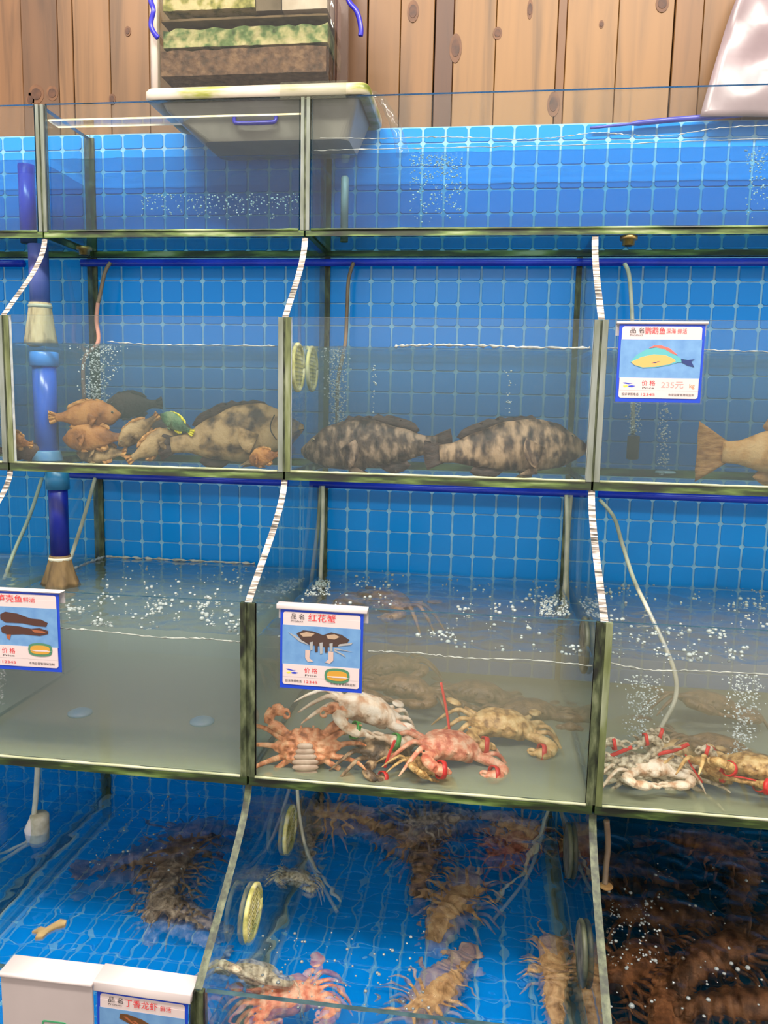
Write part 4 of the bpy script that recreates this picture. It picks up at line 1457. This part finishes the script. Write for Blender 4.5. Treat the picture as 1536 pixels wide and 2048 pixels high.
lobster('tan lobster at the back left of the lowest middle tank', A(690, 1645, -0.07), (-1, -0.1, 0.05), (0.05, -0.5, 0.9), L_tan, 0, 0.95)
lobster('grey brown lobster at the back in the middle of the lowest middle tank', A(890, 1650, -0.07), (-1, -0.15, -0.1), (0, -0.5, 0.9), L_grey, 1, 1.0)
lobster('tan lobster at the back right of the lowest middle tank', A(1020, 1668, -0.06), (1, -0.2, -0.15), (0, -0.5, 0.9), L_tan, 0, 0.8)
lobster('brown lobster hanging along the back left pane corner', A(610, 1690, -0.14), (0.1, -0.3, -1), (0.2, -1, 0.3), L_grey, 1, 0.75)
lobster('brown lobster lying lengthwise in the centre of the lowest middle tank', fl4(850, 1740), (0.05, 1, 0.02), (0, 0, 1), L_brown, 0, 0.95)
lobster('tan lobster lying in the centre right behind the big ripples', fl4(900, 1835), (0.42, 0.9, 0), (0, 0, 1), L_tan, 1, 1.15)
lobster('grey brown lobster under the back row, dark against the tiles', A(790, 1690, -0.1), (1, -0.4, -0.2), (0, -0.4, 0.9), L_brown, 0, 1.0)
lobster('reddish lobster near the back right of the lowest middle tank', fl4(1035, 1705, 0.05), (-0.75, -0.65, 0), (0.1, -0.2, 1), L_red, 0, 0.95)
lobster('tan lobster low at the front centre of the lowest middle tank', fl4(880, 1985, 0.04), (-0.5, -0.85, 0), (0, 0, 1), L_tan, 0, 0.95)
lobster('striped tan lobster in the front right corner by the strainers', fl4(1108, 1975, 0.05), (0.08, 1, 0), (0, 0, 1), L_tan, 1, 0.85)
crab('cream crab half out of the ripples by the front left strainer', A(512, 1955, -0.68), (0.2, -0.6, 0.7), (0.1, 0.75, 0.5), K_grey, 0, 0.9, None, 'crabs in the lowest middle tank')
crab('red orange crab under the ripples behind the front pane', A(575, 1998, -0.70), (0.5, -0.8, 0.1), (0, 0, 1), K_pink, 1, 1.0, None, 'crabs in the lowest middle tank')
crab('small cream crab below the upper strainer', A(596, 1760, -0.42), (0.1, -0.9, 0.2), (0.3, 0, 1), K_grey, 1, 0.6, None, 'crabs in the lowest middle tank')
GL = 'lobsters in the lowest left tank'
lobster('dark brown lobster reaching across the lowest left tank', fl4(290, 1745, 0.05), (0.9, 0.35, 0), (0, 0, 1), L_dark, 0, 1.15, GL)
lobster('dark brown lobster near the divider of the lowest left tank', fl4(330, 1800, 0.04), (0.05, 1, 0), (0, 0, 1), L_grey, 1, 1.0, GL)
lobster('grey brown lobster lying nearest the signs in the lowest left tank', fl4(365, 1850, 0.03), (-0.75, 0.3, 0), (0, 0, 1), L_grey, 0, 0.9, GL)
lobster('dark lobster at the shadowy back of the lowest left tank', fl4(420, 1690, 0.05), (-0.9, -0.3, 0), (0, 0, 1), L_dark, 1, 1.0, GL)
c = atz(95, 1862, WL[4] - 0.01)
mb = MB()
V = []
cut_ = [(-0.028, -0.010), (-0.018, 0.004), (-0.006, 0.002), (0.002, 0.016), (0.010, 0.028), (0.026, 0.026), (0.030, 0.014), (0.016, 0.006), (0.006, -0.006), (0.004, -0.020), (-0.010, -0.024), (-0.014, -0.010)]
mb.prism([(c.x + p[0] * 0.8, c.y + p[1] * 1.0) for p in cut_], c.z - 0.003, c.z + 0.003, axis=2)
tag(mb.build('shell_fragment', surf('tan_shell', [S(170, 135, 85), S(215, 180, 125)], 60, 0.5)), 'pale tan shell fragment floating in the lowest left tank', 'shell fragment')
GR = 'lobsters in the lowest right tank'
rnd = random.Random(11)
spots = [(1250, 1760, 'by the tan air stone'), (1400, 1700, 'at the back under the front edge of the crab tank'), (1330, 1830, 'in the middle of the dark water'), (1480, 1780, 'near the right photo edge, farther back'),
         (1270, 1930, 'beside the dividing pane at the front'), (1420, 1920, 'in front of the middle of the dark water'), (1530, 1890, 'cut by the right photo edge'), (1340, 2020, 'lowest in the photo beside the divider'), (1490, 2020, 'in the bottom right photo corner')]
for i, (px, py, w_) in enumerate(spots):
    a = rnd.uniform(0, 6.28)
    lobster('dark lobster ' + w_, fl4(px, py, 0.05 + 0.05 * (i % 3)), (math.cos(a), math.sin(a), rnd.uniform(-0.15, 0.15)), (0, 0, 1), [L_dark, L_brown, L_dark][i % 3], i % 2, 1.1, GR)
# ------------------------------------------------------------------ price signs
def flat_mat(name, col, rough=0.45):
    return surf(name, [col], rough=rough)


P_blue = flat_mat('print_blue', S(8, 58, 180))
P_white = flat_mat('print_white', S(202, 186, 184))
P_sky = surf('print_sky_blue', [S(88, 130, 178), S(104, 146, 188)], 60, 0.4)
P_black = flat_mat('print_black', S(38, 34, 36))
P_red = flat_mat('print_red', S(208, 36, 44))
P_acryl = glass('clear_acrylic', (0.93, 0.95, 0.97, 1), 1.0)
P_yellow = flat_mat('print_yellow', S(205, 195, 70))
P_logo = flat_mat('print_logo_blue', S(40, 60, 175))


def text_mesh(body, h, name='lettering'):
    c = bpy.data.curves.new(name, 'FONT')
    c.body = body
    c.size = h
    c.align_x = 'LEFT'
    o = bpy.data.objects.new(name, c)
    COL.objects.link(o)
    dg = bpy.context.evaluated_depsgraph_get()
    me = bpy.data.meshes.new_from_object(o.evaluated_get(dg))
    bpy.data.objects.remove(o)
    bpy.data.curves.remove(c)
    return me


class Sign:
    """card in local X (right) / Z (up), facing -Y; origin at its lower left corner"""

    def __init__(self, label, loc, W, H, yaw=0, tilt=0, roll=0, name='price_sign', group='price signs on the tank rims'):
        self.root = thing(name, label, 'sign', loc, group)
        self.root.rotation_euler = (math.radians(tilt), math.radians(roll), math.radians(yaw))
        self.W, self.H = W, H
        self.layer = 0

    def rect(self, name, x0, x1, z0, z1, mat, y=None, r=0.0, th=0.0004):
        if y is None:
            self.layer += 1
            y = -0.0011 - 0.00022 * self.layer
        pts = rrect(x0, x1, z0, z1, r, 4) if r else [(x0, z0), (x1, z0), (x1, z1), (x0, z1)]
        return MB().prism(pts, y, y + th, axis=1).build(name, mat, self.root, local=True)

    def poly(self, name, pts, mat, y=-0.0026, th=0.0003):
        return MB().prism(pts, y, y + th, axis=1).build(name, mat, self.root, local=True)

    def text(self, body, x, z, h, mat, wid=None, y=-0.0027):
        me = text_mesh(body, h)
        me.materials.append(mat)
        xs = [v.co.x for v in me.vertices]
        k = 1.0
        if wid and xs:
            k = wid / (max(xs) - min(xs))
        for v in me.vertices:
            v.co = (x + (v.co.x - min(xs)) * k if xs else x, y, z + v.co.y)
        o = bpy.data.objects.new('lettering', me)
        COL.objects.link(o)
        o.parent = self.root
        return o

    def card(self, split_top=0.80, split_bot=0.31):
        W, H = self.W, self.H
        MB().box(-0.003, W + 0.003, -0.0008, 0.0008, -0.003, H).build('acrylic_holder', P_acryl, self.root, local=True)
        self.rect('card', 0, W, 0, H, P_blue)
        b = 0.035 * W
        self.rect('name_panel', b, W - b, H * split_top, H * 0.965, P_white, r=0.03 * W)
        self.rect('name_panel', b, W - b, H * split_top, H * 0.90, P_white)
        self.rect('picture_panel', b * 0.8, W - b * 0.8, H * split_bot - 0.0005, H * split_top, P_sky)
        self.rect('price_panel', b, W - b, H * 0.05, H * split_bot * 0.75, P_white, r=0.03 * W)
        self.rect('price_panel', b, W - b, H * 0.15, H * split_bot, P_white)

    def common(self, price=True):
        W, H = self.W, self.H
        self.text('品 名', W * 0.13, H * 0.885, H * 0.075, P_black, W * 0.16)
        self.text('Product', W * 0.13, H * 0.845, H * 0.03, P_black, W * 0.15)
        self.text('价 格', W * 0.30, H * 0.215, H * 0.075, P_red, W * 0.16)
        self.text('Price', W * 0.31, H * 0.17, H * 0.034, P_black, W * 0.14)
        self.text('投诉举报电话', W * 0.07, H * 0.085, H * 0.038, P_black, W * 0.20)
        self.text('12345', W * 0.30, H * 0.082, H * 0.045, P_red, W * 0.16)
        self.text('市场监督管理局监制', W * 0.62, H * 0.085, H * 0.034, P_black, W * 0.30)
        # swoosh emblem
        self.poly('emblem', [(W * .075, H * .245), (W * .11, H * .25), (W * .16, H * .235), (W * .20, H * .238), (W * .15, H * .225), (W * .10, H * .232)], P_logo)
        self.poly('emblem', [(W * .08, H * .205), (W * .13, H * .215), (W * .14, H * .195), (W * .10, H * .185)], P_yellow)
        self.poly('emblem', [(W * .14, H * .205), (W * .18, H * .215), (W * .23, H * .205), (W * .19, H * .188), (W * .15, H * .190)], P_logo)

    def clip(self, depth=0.016, h=0.006, over=0.004, z=None):
        W = self.W
        z = self.H if z is None else z
        rim = (0.6625 - self.root.location.z - z) if self.root.location.z < 0.7 else 0
        h = max(h, rim)
        pts = rrect(-0.0045, depth, z - 0.001, z + h, 0.0022, 3)
        MB().prism(pts, -over, W + over, axis=0).build('white_clip', M_white, self.root, True, local=True)
        MB().box(-over, W + over, depth - 0.003, depth, z - 0.02, z).build('clip_back', M_white, self.root, local=True)


def sign_at(pl, pr, pb, Y):
    """placement of a card from its top-left, top-right and bottom-left pixels"""
    a, b, c = at(pl[0], pl[1], Y), at(pr[0], pr[1], Y), at(pb[0], pb[1], Y)
    W, H = (b - a).length, (a - c).length
    roll = -math.degrees(math.atan2(b.z - a.z, b.x - a.x))
    return c, W, H, roll


# parrotfish sign on the second tier
c, W, H, roll = sign_at((1234, 647), (1406, 648), (1230, 803), YF[2] - 0.004)
s = Sign('parrotfish price sign in bright blue on the second tier rim', c, W, H, roll=roll)
s.card()
s.common()
s.text('鹦鹉鱼', W * 0.30, H * 0.875, H * 0.095, P_red, W * 0.24)
s.text('深海 鲜活', W * 0.55, H * 0.88, H * 0.07, P_red, W * 0.24)
s.text('235元', W * 0.53, H * 0.19, H * 0.10, flat_mat('faded_print_red', S(215, 140, 135)), W * 0.26)
s.text('kg', W * 0.86, H * 0.19, H * 0.075, flat_mat('print_orange', S(230, 120, 70)), W * 0.06)
P_pf = [flat_mat('print_orange_fish', S(232, 158, 92)), flat_mat('print_teal', S(84, 160, 165)), flat_mat('print_coral', S(226, 98, 88)), flat_mat('print_navy', S(30, 50, 105))]
X = lambda l: [(W * a, H * b) for a, b in l]
s.poly('fish_print', X([(.15, .515), (.22, .60), (.33, .675), (.46, .70), (.58, .675), (.68, .60), (.74, .56), (.80, .555), (.80, .515), (.70, .51), (.60, .475), (.45, .445), (.30, .435), (.20, .47)]), P_pf[1], -0.0026)
s.poly('fish_print', X([(.16, .51), (.28, .575), (.42, .61), (.56, .60), (.66, .555), (.68, .525), (.60, .487), (.45, .455), (.30, .445), (.20, .475)]), P_pf[0], -0.0028)
s.poly('fish_print', X([(.36, .69), (.42, .725), (.50, .725), (.60, .69), (.70, .605), (.64, .62), (.54, .68), (.44, .70)]), P_pf[2], -0.0028)
s.poly('fish_print', X([(.74, .56), (.82, .545), (.90, .555), (.86, .525), (.90, .455), (.82, .475), (.75, .515)]), P_pf[3], -0.0028)
s.poly('fish_print', X([(.40, .50), (.47, .52), (.50, .525), (.45, .50)]), P_pf[3], -0.003)
s.clip(0.013, 0.004)

# crab sign on the third tier
c, W, H, roll = sign_at((560, 1216), (726, 1226), (560, 1374), YF[3] - 0.005)
s = Sign('red crab price sign with a thick white clip on the third tier', c, W, H, roll=roll)
s.card()
s.common()
s.text('红花蟹', W * 0.34, H * 0.87, H * 0.105, P_red, W * 0.33)
P_cr = [flat_mat('print_dark_brown', S(66, 48, 42)), flat_mat('print_tan', S(170, 145, 120)), flat_mat('print_grey', S(150, 150, 150)), flat_mat('print_pale_pink', S(190, 165, 155))]
X = lambda l: [(W * a, H * b) for a, b in l]
s.poly('crab_print', X([(.10, .71), (.16, .66), (.24, .60), (.36, .56), (.30, .60), (.20, .665)]), P_cr[2], -0.0026)
s.poly('crab_print', X([(.20, .70), (.28, .745), (.40, .74), (.52, .70), (.62, .74), (.74, .72), (.84, .66), (.80, .60), (.70, .565), (.52, .555), (.36, .57), (.26, .62)]), P_cr[0], -0.0026)
s.poly('crab_print', X([(.24, .70), (.32, .725), (.42, .71), (.38, .675), (.28, .665)]), P_cr[1], -0.0028)
s.poly('crab_print', X([(.56, .70), (.66, .72), (.72, .69), (.66, .655), (.58, .66)]), P_cr[1], -0.0028)
for k in range(5):
    s.poly('crab_print', X([(.36 + .06 * k, .60), (.40 + .06 * k, .61), (.40 + .06 * k, .47 + .02 * abs(k - 2)), (.37 + .06 * k, .46 + .02 * abs(k - 2))]), P_cr[2] if k % 2 == 0 else P_cr[0], -0.0028)
s.poly('crab_print', X([(.31, .50), (.37, .50), (.36, .40), (.41, .36), (.34, .355), (.31, .40)]), P_cr[3], -0.0028)
s.poly('crab_print', X([(.59, .50), (.65, .50), (.65, .39), (.61, .35), (.55, .36), (.59, .40)]), P_cr[3], -0.0028)
s.poly('crab_print', X([(.66, .55), (.88, .515), (.66, .53)]), P_cr[2], -0.0028)
s.poly('crab_print', X([(.66, .53), (.78, .47), (.80, .44), (.75, .47), (.66, .51)]), P_cr[2], -0.0028)
s.poly('crab_print', X([(.70, .57), (.86, .60), (.88, .63), (.72, .60)]), P_cr[2], -0.0028)


def sticker(s, cx, cz, w, h):
    W, H = s.W, s.H
    g = flat_mat('sticker_green', S(70, 120, 90))
    o_ = flat_mat('sticker_gold', S(190, 140, 50))
    e = [(cx + w * math.cos(a) * (1 if abs(math.cos(a)) < .9 else .95), cz + h * math.copysign(abs(math.sin(a)) ** .6, math.sin(a))) for a in [2 * math.pi * k / 20 for k in range(20)]]
    s.poly('sticker', e, g, -0.0032)
    s.poly('sticker', [(cx + (p[0] - cx) * .82, cz + (p[1] - cz) * .66) for p in e], o_, -0.0035)
    s.poly('sticker', [(cx - w * .8, cz - h * .1), (cx + w * .5, cz - h * .02), (cx + w * .9, cz - h * .2), (cx - w * .3, cz - h * .25)], P_white, -0.0038)


sticker(s, W * 0.70, H * 0.20, W * 0.16, H * 0.095)
s.clip(0.014, 0.008, 0.006)

# fish sign at the left edge of the third tier
c, W, H, roll = sign_at((-48, 1178), (121, 1186), (-42, 1334), YF[3] - 0.004)
s = Sign('price sign with two dark brown fish, cut by the left photo edge', c, W, H, roll=roll)
s.card()
s.common()
s.text('笋壳鱼', W * 0.27, H * 0.87, H * 0.10, P_red, W * 0.30)
s.text('鲜活', W * 0.58, H * 0.875, H * 0.07, P_red, W * 0.14)
P_bf = [flat_mat('print_brown_fish', S(70, 40, 30)), flat_mat('print_rust', S(150, 84, 50))]
X = lambda l: [(W * a, H * b) for a, b in l]
s.poly('fish_print', X([(.30, .70), (.36, .735), (.50, .72), (.66, .665), (.78, .66), (.86, .62), (.84, .57), (.72, .575), (.56, .60), (.36, .60), (.30, .64)]), P_bf[0], -0.0026)
s.poly('fish_print', X([(.30, .53), (.36, .565), (.50, .56), (.66, .535), (.76, .55), (.86, .52), (.86, .48), (.76, .45), (.56, .46), (.38, .445), (.31, .47)]), P_bf[0], -0.0026)
s.poly('fish_print', X([(.66, .53), (.80, .515), (.84, .49), (.70, .49)]), P_bf[1], -0.0028)
s.poly('fish_print', X([(.36, .445), (.42, .45), (.40, .38), (.37, .40)]), P_bf[1], -0.0028)
sticker(s, W * 0.76, H * 0.275, W * 0.15, H * 0.085)
s.clip(0.012, 0.003)

# signs on the lowest rim
c, W, H, roll = sign_at((196, 1978), (378, 2004), (196, 2140), YF[4] - 0.006)
s = Sign('lobster price sign under a wide white fold beside the blank one', c, W, H, roll=roll, yaw=0)
s.card()
s.common()
s.text('丁香龙虾', W * 0.31, H * 0.86, H * 0.10, P_red, W * 0.36)
s.text('鲜活', W * 0.70, H * 0.862, H * 0.07, P_red, W * 0.12)
X = lambda l: [(W * a, H * b) for a, b in l]
P_lb = flat_mat('print_lobster_brown', S(92, 58, 28))
s.poly('lobster_print', X([(.26, .755), (.34, .76), (.50, .72), (.66, .64), (.78, .54), (.80, .48), (.66, .50), (.50, .58), (.34, .66), (.25, .70)]), P_lb, -0.0026)
for k in range(4):
    s.poly('lobster_print', X([(.30 + .1 * k, .725 - .035 * k), (.33 + .1 * k, .73 - .035 * k), (.50 + .08 * k, .60 - .04 * k), (.48 + .08 * k, .60 - .04 * k)]), P_bf[1], -0.0028)
s.clip(0.034, 0.004, 0.004)
a, b = at(4, 1945, YF[4] - 0.010), at(186, 1966, YF[4] - 0.010)
W = (b - a).length
bl = thing('blank_sign', 'blank white sign with a green outlined square in the lower left corner', 'sign', (a.x, a.y, a.z - 0.15), 'price signs on the tank rims')
bl.rotation_euler = (0, -math.atan2(b.z - a.z, b.x - a.x), 0)
MB().prism(rrect(0, W, 0, 0.153, 0.004, 3), -0.002, 0.0015, axis=1).build('plate', surf('grey_white_plate', [S(168, 156, 154), S(178, 166, 164)], 10, 0.4), bl, local=True)
pts = rrect(-0.006, 0.036, 0.146, 0.1535, 0.0034, 4)
MB().prism(pts, -0.001, W + 0.001, axis=0).build('white_fold', M_white, bl, True, local=True)
fr = rrect(0.062, 0.100, 0.045, 0.083, 0.004, 3)
fi = rrect(0.0642, 0.0978, 0.0472, 0.0808, 0.003, 3)
MB().loft([[(p[0], -0.0028, p[1]) for p in fr], [(p[0], -0.0028, p[1]) for p in fi], [(p[0], -0.0019, p[1]) for p in fi], [(p[0], -0.0019, p[1]) for p in fr], [(p[0], -0.0028, p[1]) for p in fr]], caps=False).build(
    'green_outline', flat_mat('print_green', S(60, 140, 95)), bl, local=True)

# ------------------------------------------------------------------ bubbles, foam and modelled lamp glints
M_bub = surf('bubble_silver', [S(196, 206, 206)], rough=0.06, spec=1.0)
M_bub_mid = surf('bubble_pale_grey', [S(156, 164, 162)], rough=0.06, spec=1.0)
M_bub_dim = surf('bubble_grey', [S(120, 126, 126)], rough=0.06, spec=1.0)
M_foam_glint = surf('white_foam_or_glint', [S(120, 122, 116), S(196, 194, 188)], 90, 0.3, spec=0.8)


def bubble_mesh(pts, seg=6):
    mb = MB()
    for p, r in pts:
        mb.ball(p, r, r, r * 0.8, seg, 4)
    return mb


def column(label, px0, py0, px1, py1, Y, wpx, n, seed):
    """bubbles rising from (px1, py1) to the surface at (px0, py0)"""
    rnd = random.Random(seed)
    pts = []
    for k in range(n):
        t = rnd.random()
        w = wpx * (0.55 + 0.45 * (1 - t))
        p = at(px0 + (px1 - px0) * t + rnd.gauss(0, 0.32) * w, py0 + (py1 - py0) * t, Y + rnd.gauss(0, 0.012))
        pts.append((p, rnd.uniform(0.0009, 0.0026)))
    tag(bubble_mesh(pts).build('bubble_column', M_bub, None, True), label, 'bubbles', None, 'stuff')


column('silvery bubbles rising above the orange brown fish', 200, 692, 192, 815, -0.24, 62, 420, 1)
column('silvery bubbles rising behind the head of the dark grouper', 672, 696, 676, 850, -0.10, 40, 420, 2)
column('fine bubbles rising from the dark air stone', 1274, 700, 1268, 872, -0.10, 30, 240, 3)
column('fine bubbles rising from the pale blue disc', 1332, 700, 1326, 950, -0.13, 26, 240, 4)
column('bubbles rising at the divider side of the red banded crab tank', 1290, 1350, 1278, 1500, -0.42, 66, 330, 5)
column('bright bubble column at the right edge among red banded crabs', 1490, 1350, 1480, 1540, -0.46, 62, 420, 6)
column('bubbles at the left edge of the cloudy green tank', 4, 1270, 2, 1410, -0.5, 20, 120, 7)
column('sparse bubbles in the middle of the grouper tank', 750, 730, 748, 830, -0.2, 14, 24, 8)
column('sparse bubbles above the tail of the pale grouper', 1018, 740, 1016, 850, -0.2, 14, 24, 9)


def surface_bubbles(label, t, a, b, n, seed, px_box=None, rmax=0.0045, z=None, cluster=0):
    rnd = random.Random(seed)
    zz = WL[t] + 0.0005 if z is None else z
    pts = []
    cl = [(rnd.uniform(px_box[0], px_box[1]), rnd.uniform(px_box[2], px_box[3])) for k in range(cluster)]
    n = int(n * 0.75)
    while len(pts) < n:
        if cluster:
            c = rnd.choice(cl)
            px, py = c[0] + rnd.gauss(0, 14), c[1] + rnd.gauss(0, 9)
        else:
            px, py = rnd.uniform(px_box[0], px_box[1]), rnd.uniform(px_box[2], px_box[3])
        p = atz(px, py, zz)
        if D[a] + 0.02 < p.x < D[b] - 0.02 and YF[t] + 0.013 < p.y < -0.02:
            r = rnd.uniform(0.0012, rmax * 1.3) * (0.5 + 0.5 * rnd.random())
            pts.append((p + Vector((0, 0, -0.2 * r)), r))
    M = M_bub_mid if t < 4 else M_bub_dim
    tag(bubble_mesh(pts, 8).build('surface_bubbles', M, None, True), label, 'bubbles', None, 'stuff')


surface_bubbles('bubbles afloat at the front of the cloudy green tank', 3, 0, 1, 300, 21, (140, 480, 1195, 1265), 0.0042, cluster=22)
surface_bubbles('scattered bubbles afloat at the back of the cloudy green tank', 3, 0, 1, 90, 22, (200, 500, 1125, 1190), 0.004)
surface_bubbles('bubbles afloat over the middle crab tank', 3, 1, 2, 320, 23, (560, 1190, 1150, 1310), 0.0042, cluster=40)
surface_bubbles('froth around the tube at the right of the middle crab tank', 3, 1, 2, 260, 24, (1080, 1160, 1190, 1230), 0.003)
surface_bubbles('froth around the tube at the left of the middle crab tank', 3, 1, 2, 200, 25, (610, 660, 1160, 1190), 0.003)
surface_bubbles('bubbles afloat over the red banded crabs', 3, 2, 3, 330, 26, (1215, 1536, 1170, 1345), 0.0042, cluster=36)
surface_bubbles('bubbles modelled in place of lamp sparkle at the back of the lowest left tank', 4, 0, 1, 70, 27, (180, 400, 1590, 1740), 0.0028)  # beads imitate lamp sparkle on the ripples
surface_bubbles('bubbles modelled in place of lamp sparkle at the front of the lowest middle tank', 4, 1, 2, 130, 28, (520, 860, 1860, 2020), 0.003)  # pale beads again stand for lamp glints on the waves
surface_bubbles('large loose bubbles over the dark lobsters', 4, 2, 3, 100, 29, (1215, 1536, 1690, 2040), 0.0042)
surface_bubbles('froth along the divider of the dark lobster tank', 4, 2, 3, 170, 30, (1212, 1320, 1800, 1930), 0.0024)


def spark(label, t, a, b, n, seed, box, Y):
    rnd = random.Random(seed)
    pts = []
    for k in range(n):
        p = at(rnd.uniform(box[0], box[1]), rnd.triangular(box[2], box[3], box[2]), Y + rnd.uniform(-0.03, 0.03))
        pts.append((p, rnd.uniform(0.0010, 0.0024)))
    tag(bubble_mesh(pts).build('bubble_swarm', M_bub, None, True), label, 'bubbles', None, 'stuff')


spark('swarm of tiny bubbles in the top tank below the filter boxes', 1, 0, 1, 260, 31, (280, 600, 388, 440), -0.1)
spark('cloud of tiny bubbles where the jet enters the long tank', 1, 1, 3, 320, 32, (820, 925, 310, 452), -0.15)
spark('tiny bubbles at the right photo edge of the long tank', 1, 1, 3, 120, 33, (1490, 1550, 300, 450), -0.12)


def foam(label, pts, r, seed):
    P = smooth_path(pts, 16)
    rr = [max(0.0005, r * (0.6 + 1.3 * mnoise.noise((k * 0.55, seed, 0)))) for k in range(len(P))]
    P = [p + Vector((0, 0.001 * mnoise.noise((k * 0.8, seed, 3)), 0.0022 * mnoise.noise((k * 0.6, seed, 7)))) for k, p in enumerate(P)]
    tag(MB().tube(P, rr, 8).build('foam_or_glint_line', M_foam_glint, None, True), label, 'foam', None, 'stuff')  # also draws the modelled lamp reflection in the long top tank


fy = YF[2] + 0.0125
foam('white foam line at the front of the grouper tank', [at(790, 692, fy), at(860, 690, fy), at(955, 691, fy), at(1060, 695, fy), at(1180, 696, fy)], 0.0035, 1)
foam('thin foam line at the front of the brown fish tank', [at(215, 683, fy), at(300, 689, fy), at(400, 690, fy), at(550, 692, fy)], 0.0016, 2)
foam('thin foam line under the parrotfish sign rim', [at(1212, 696, fy), at(1300, 697, fy), at(1420, 700, fy), at(1560, 704, fy)], 0.0014, 3)
fy = YF[3] + 0.0135
foam('foam line at the front of the cloudy green tank', [at(120, 1256, fy), at(200, 1262, fy), at(320, 1275, fy), at(400, 1277, fy), at(480, 1284, fy)], 0.0022, 4)
foam('foam line at the front of the middle crab tank', [at(735, 1302, fy), at(830, 1306, fy), at(930, 1316, fy), at(1060, 1320, fy), at(1185, 1332, fy)], 0.0018, 5)
foam('foam line at the front of the red banded crab tank', [at(1215, 1325, fy), at(1300, 1340, fy), at(1400, 1342, fy), at(1560, 1350, fy)], 0.0020, 6)
zz = WL[3] + 0.002
foam('white foam along the back wall of the cloudy green tank', [(at(212, 1106, -0.016).x, -0.016, zz), (at(300, 1110, -0.016).x, -0.016, zz), (at(400, 1116, -0.016).x, -0.016, zz), (at(510, 1122, -0.016).x, -0.016, zz)], 0.0042, 7)
xx = D[0] + 0.016
foam('white foam along the side pane behind the brown cloth sock', [(xx, -0.02, zz), (xx, -0.08, zz), (xx, -0.14, zz), (xx, -0.22, zz)], 0.004, 8)
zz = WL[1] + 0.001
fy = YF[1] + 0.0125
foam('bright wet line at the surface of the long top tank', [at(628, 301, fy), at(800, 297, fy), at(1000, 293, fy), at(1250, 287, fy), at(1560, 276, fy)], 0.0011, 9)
foam('wavy lamp reflection shaped as a pale strand above the long top tank water', [at(640, 276, fy), at(760, 277, fy), at(860, 274, fy), at(940, 275, fy), at(1040, 279, fy), at(1120, 274, fy), at(1195, 265, fy), at(1260, 270, fy), at(1340, 271, fy), at(1440, 256, fy), at(1560, 250, fy)], 0.0012, 10)  # reflection of a lamp built as a pale strand, no foam here
# two small discs on the floor of the cloudy green tank
for px, py, lab in ((160, 1424, 'small pale blue disc on the floor nearer the left edge of the cloudy green tank'), (404, 1441, 'small pale blue disc with a white rim nearer the middle crab tank')):
    c = atz(px, py, ZB[3] + 0.012)
    o = MB().tube([(c.x, c.y, ZB[3] + 0.0082), (c.x, c.y, ZB[3] + 0.012), (c.x, c.y, ZB[3] + 0.016), (c.x, c.y, ZB[3] + 0.017)], [0.024, 0.024, 0.016, 0.010], 18).build('suction_disc', surf('pale_blue_disc', [S(150, 190, 205), S(90, 160, 215)], 30, 0.3), None, True)
    tag(o, lab, 'disc')
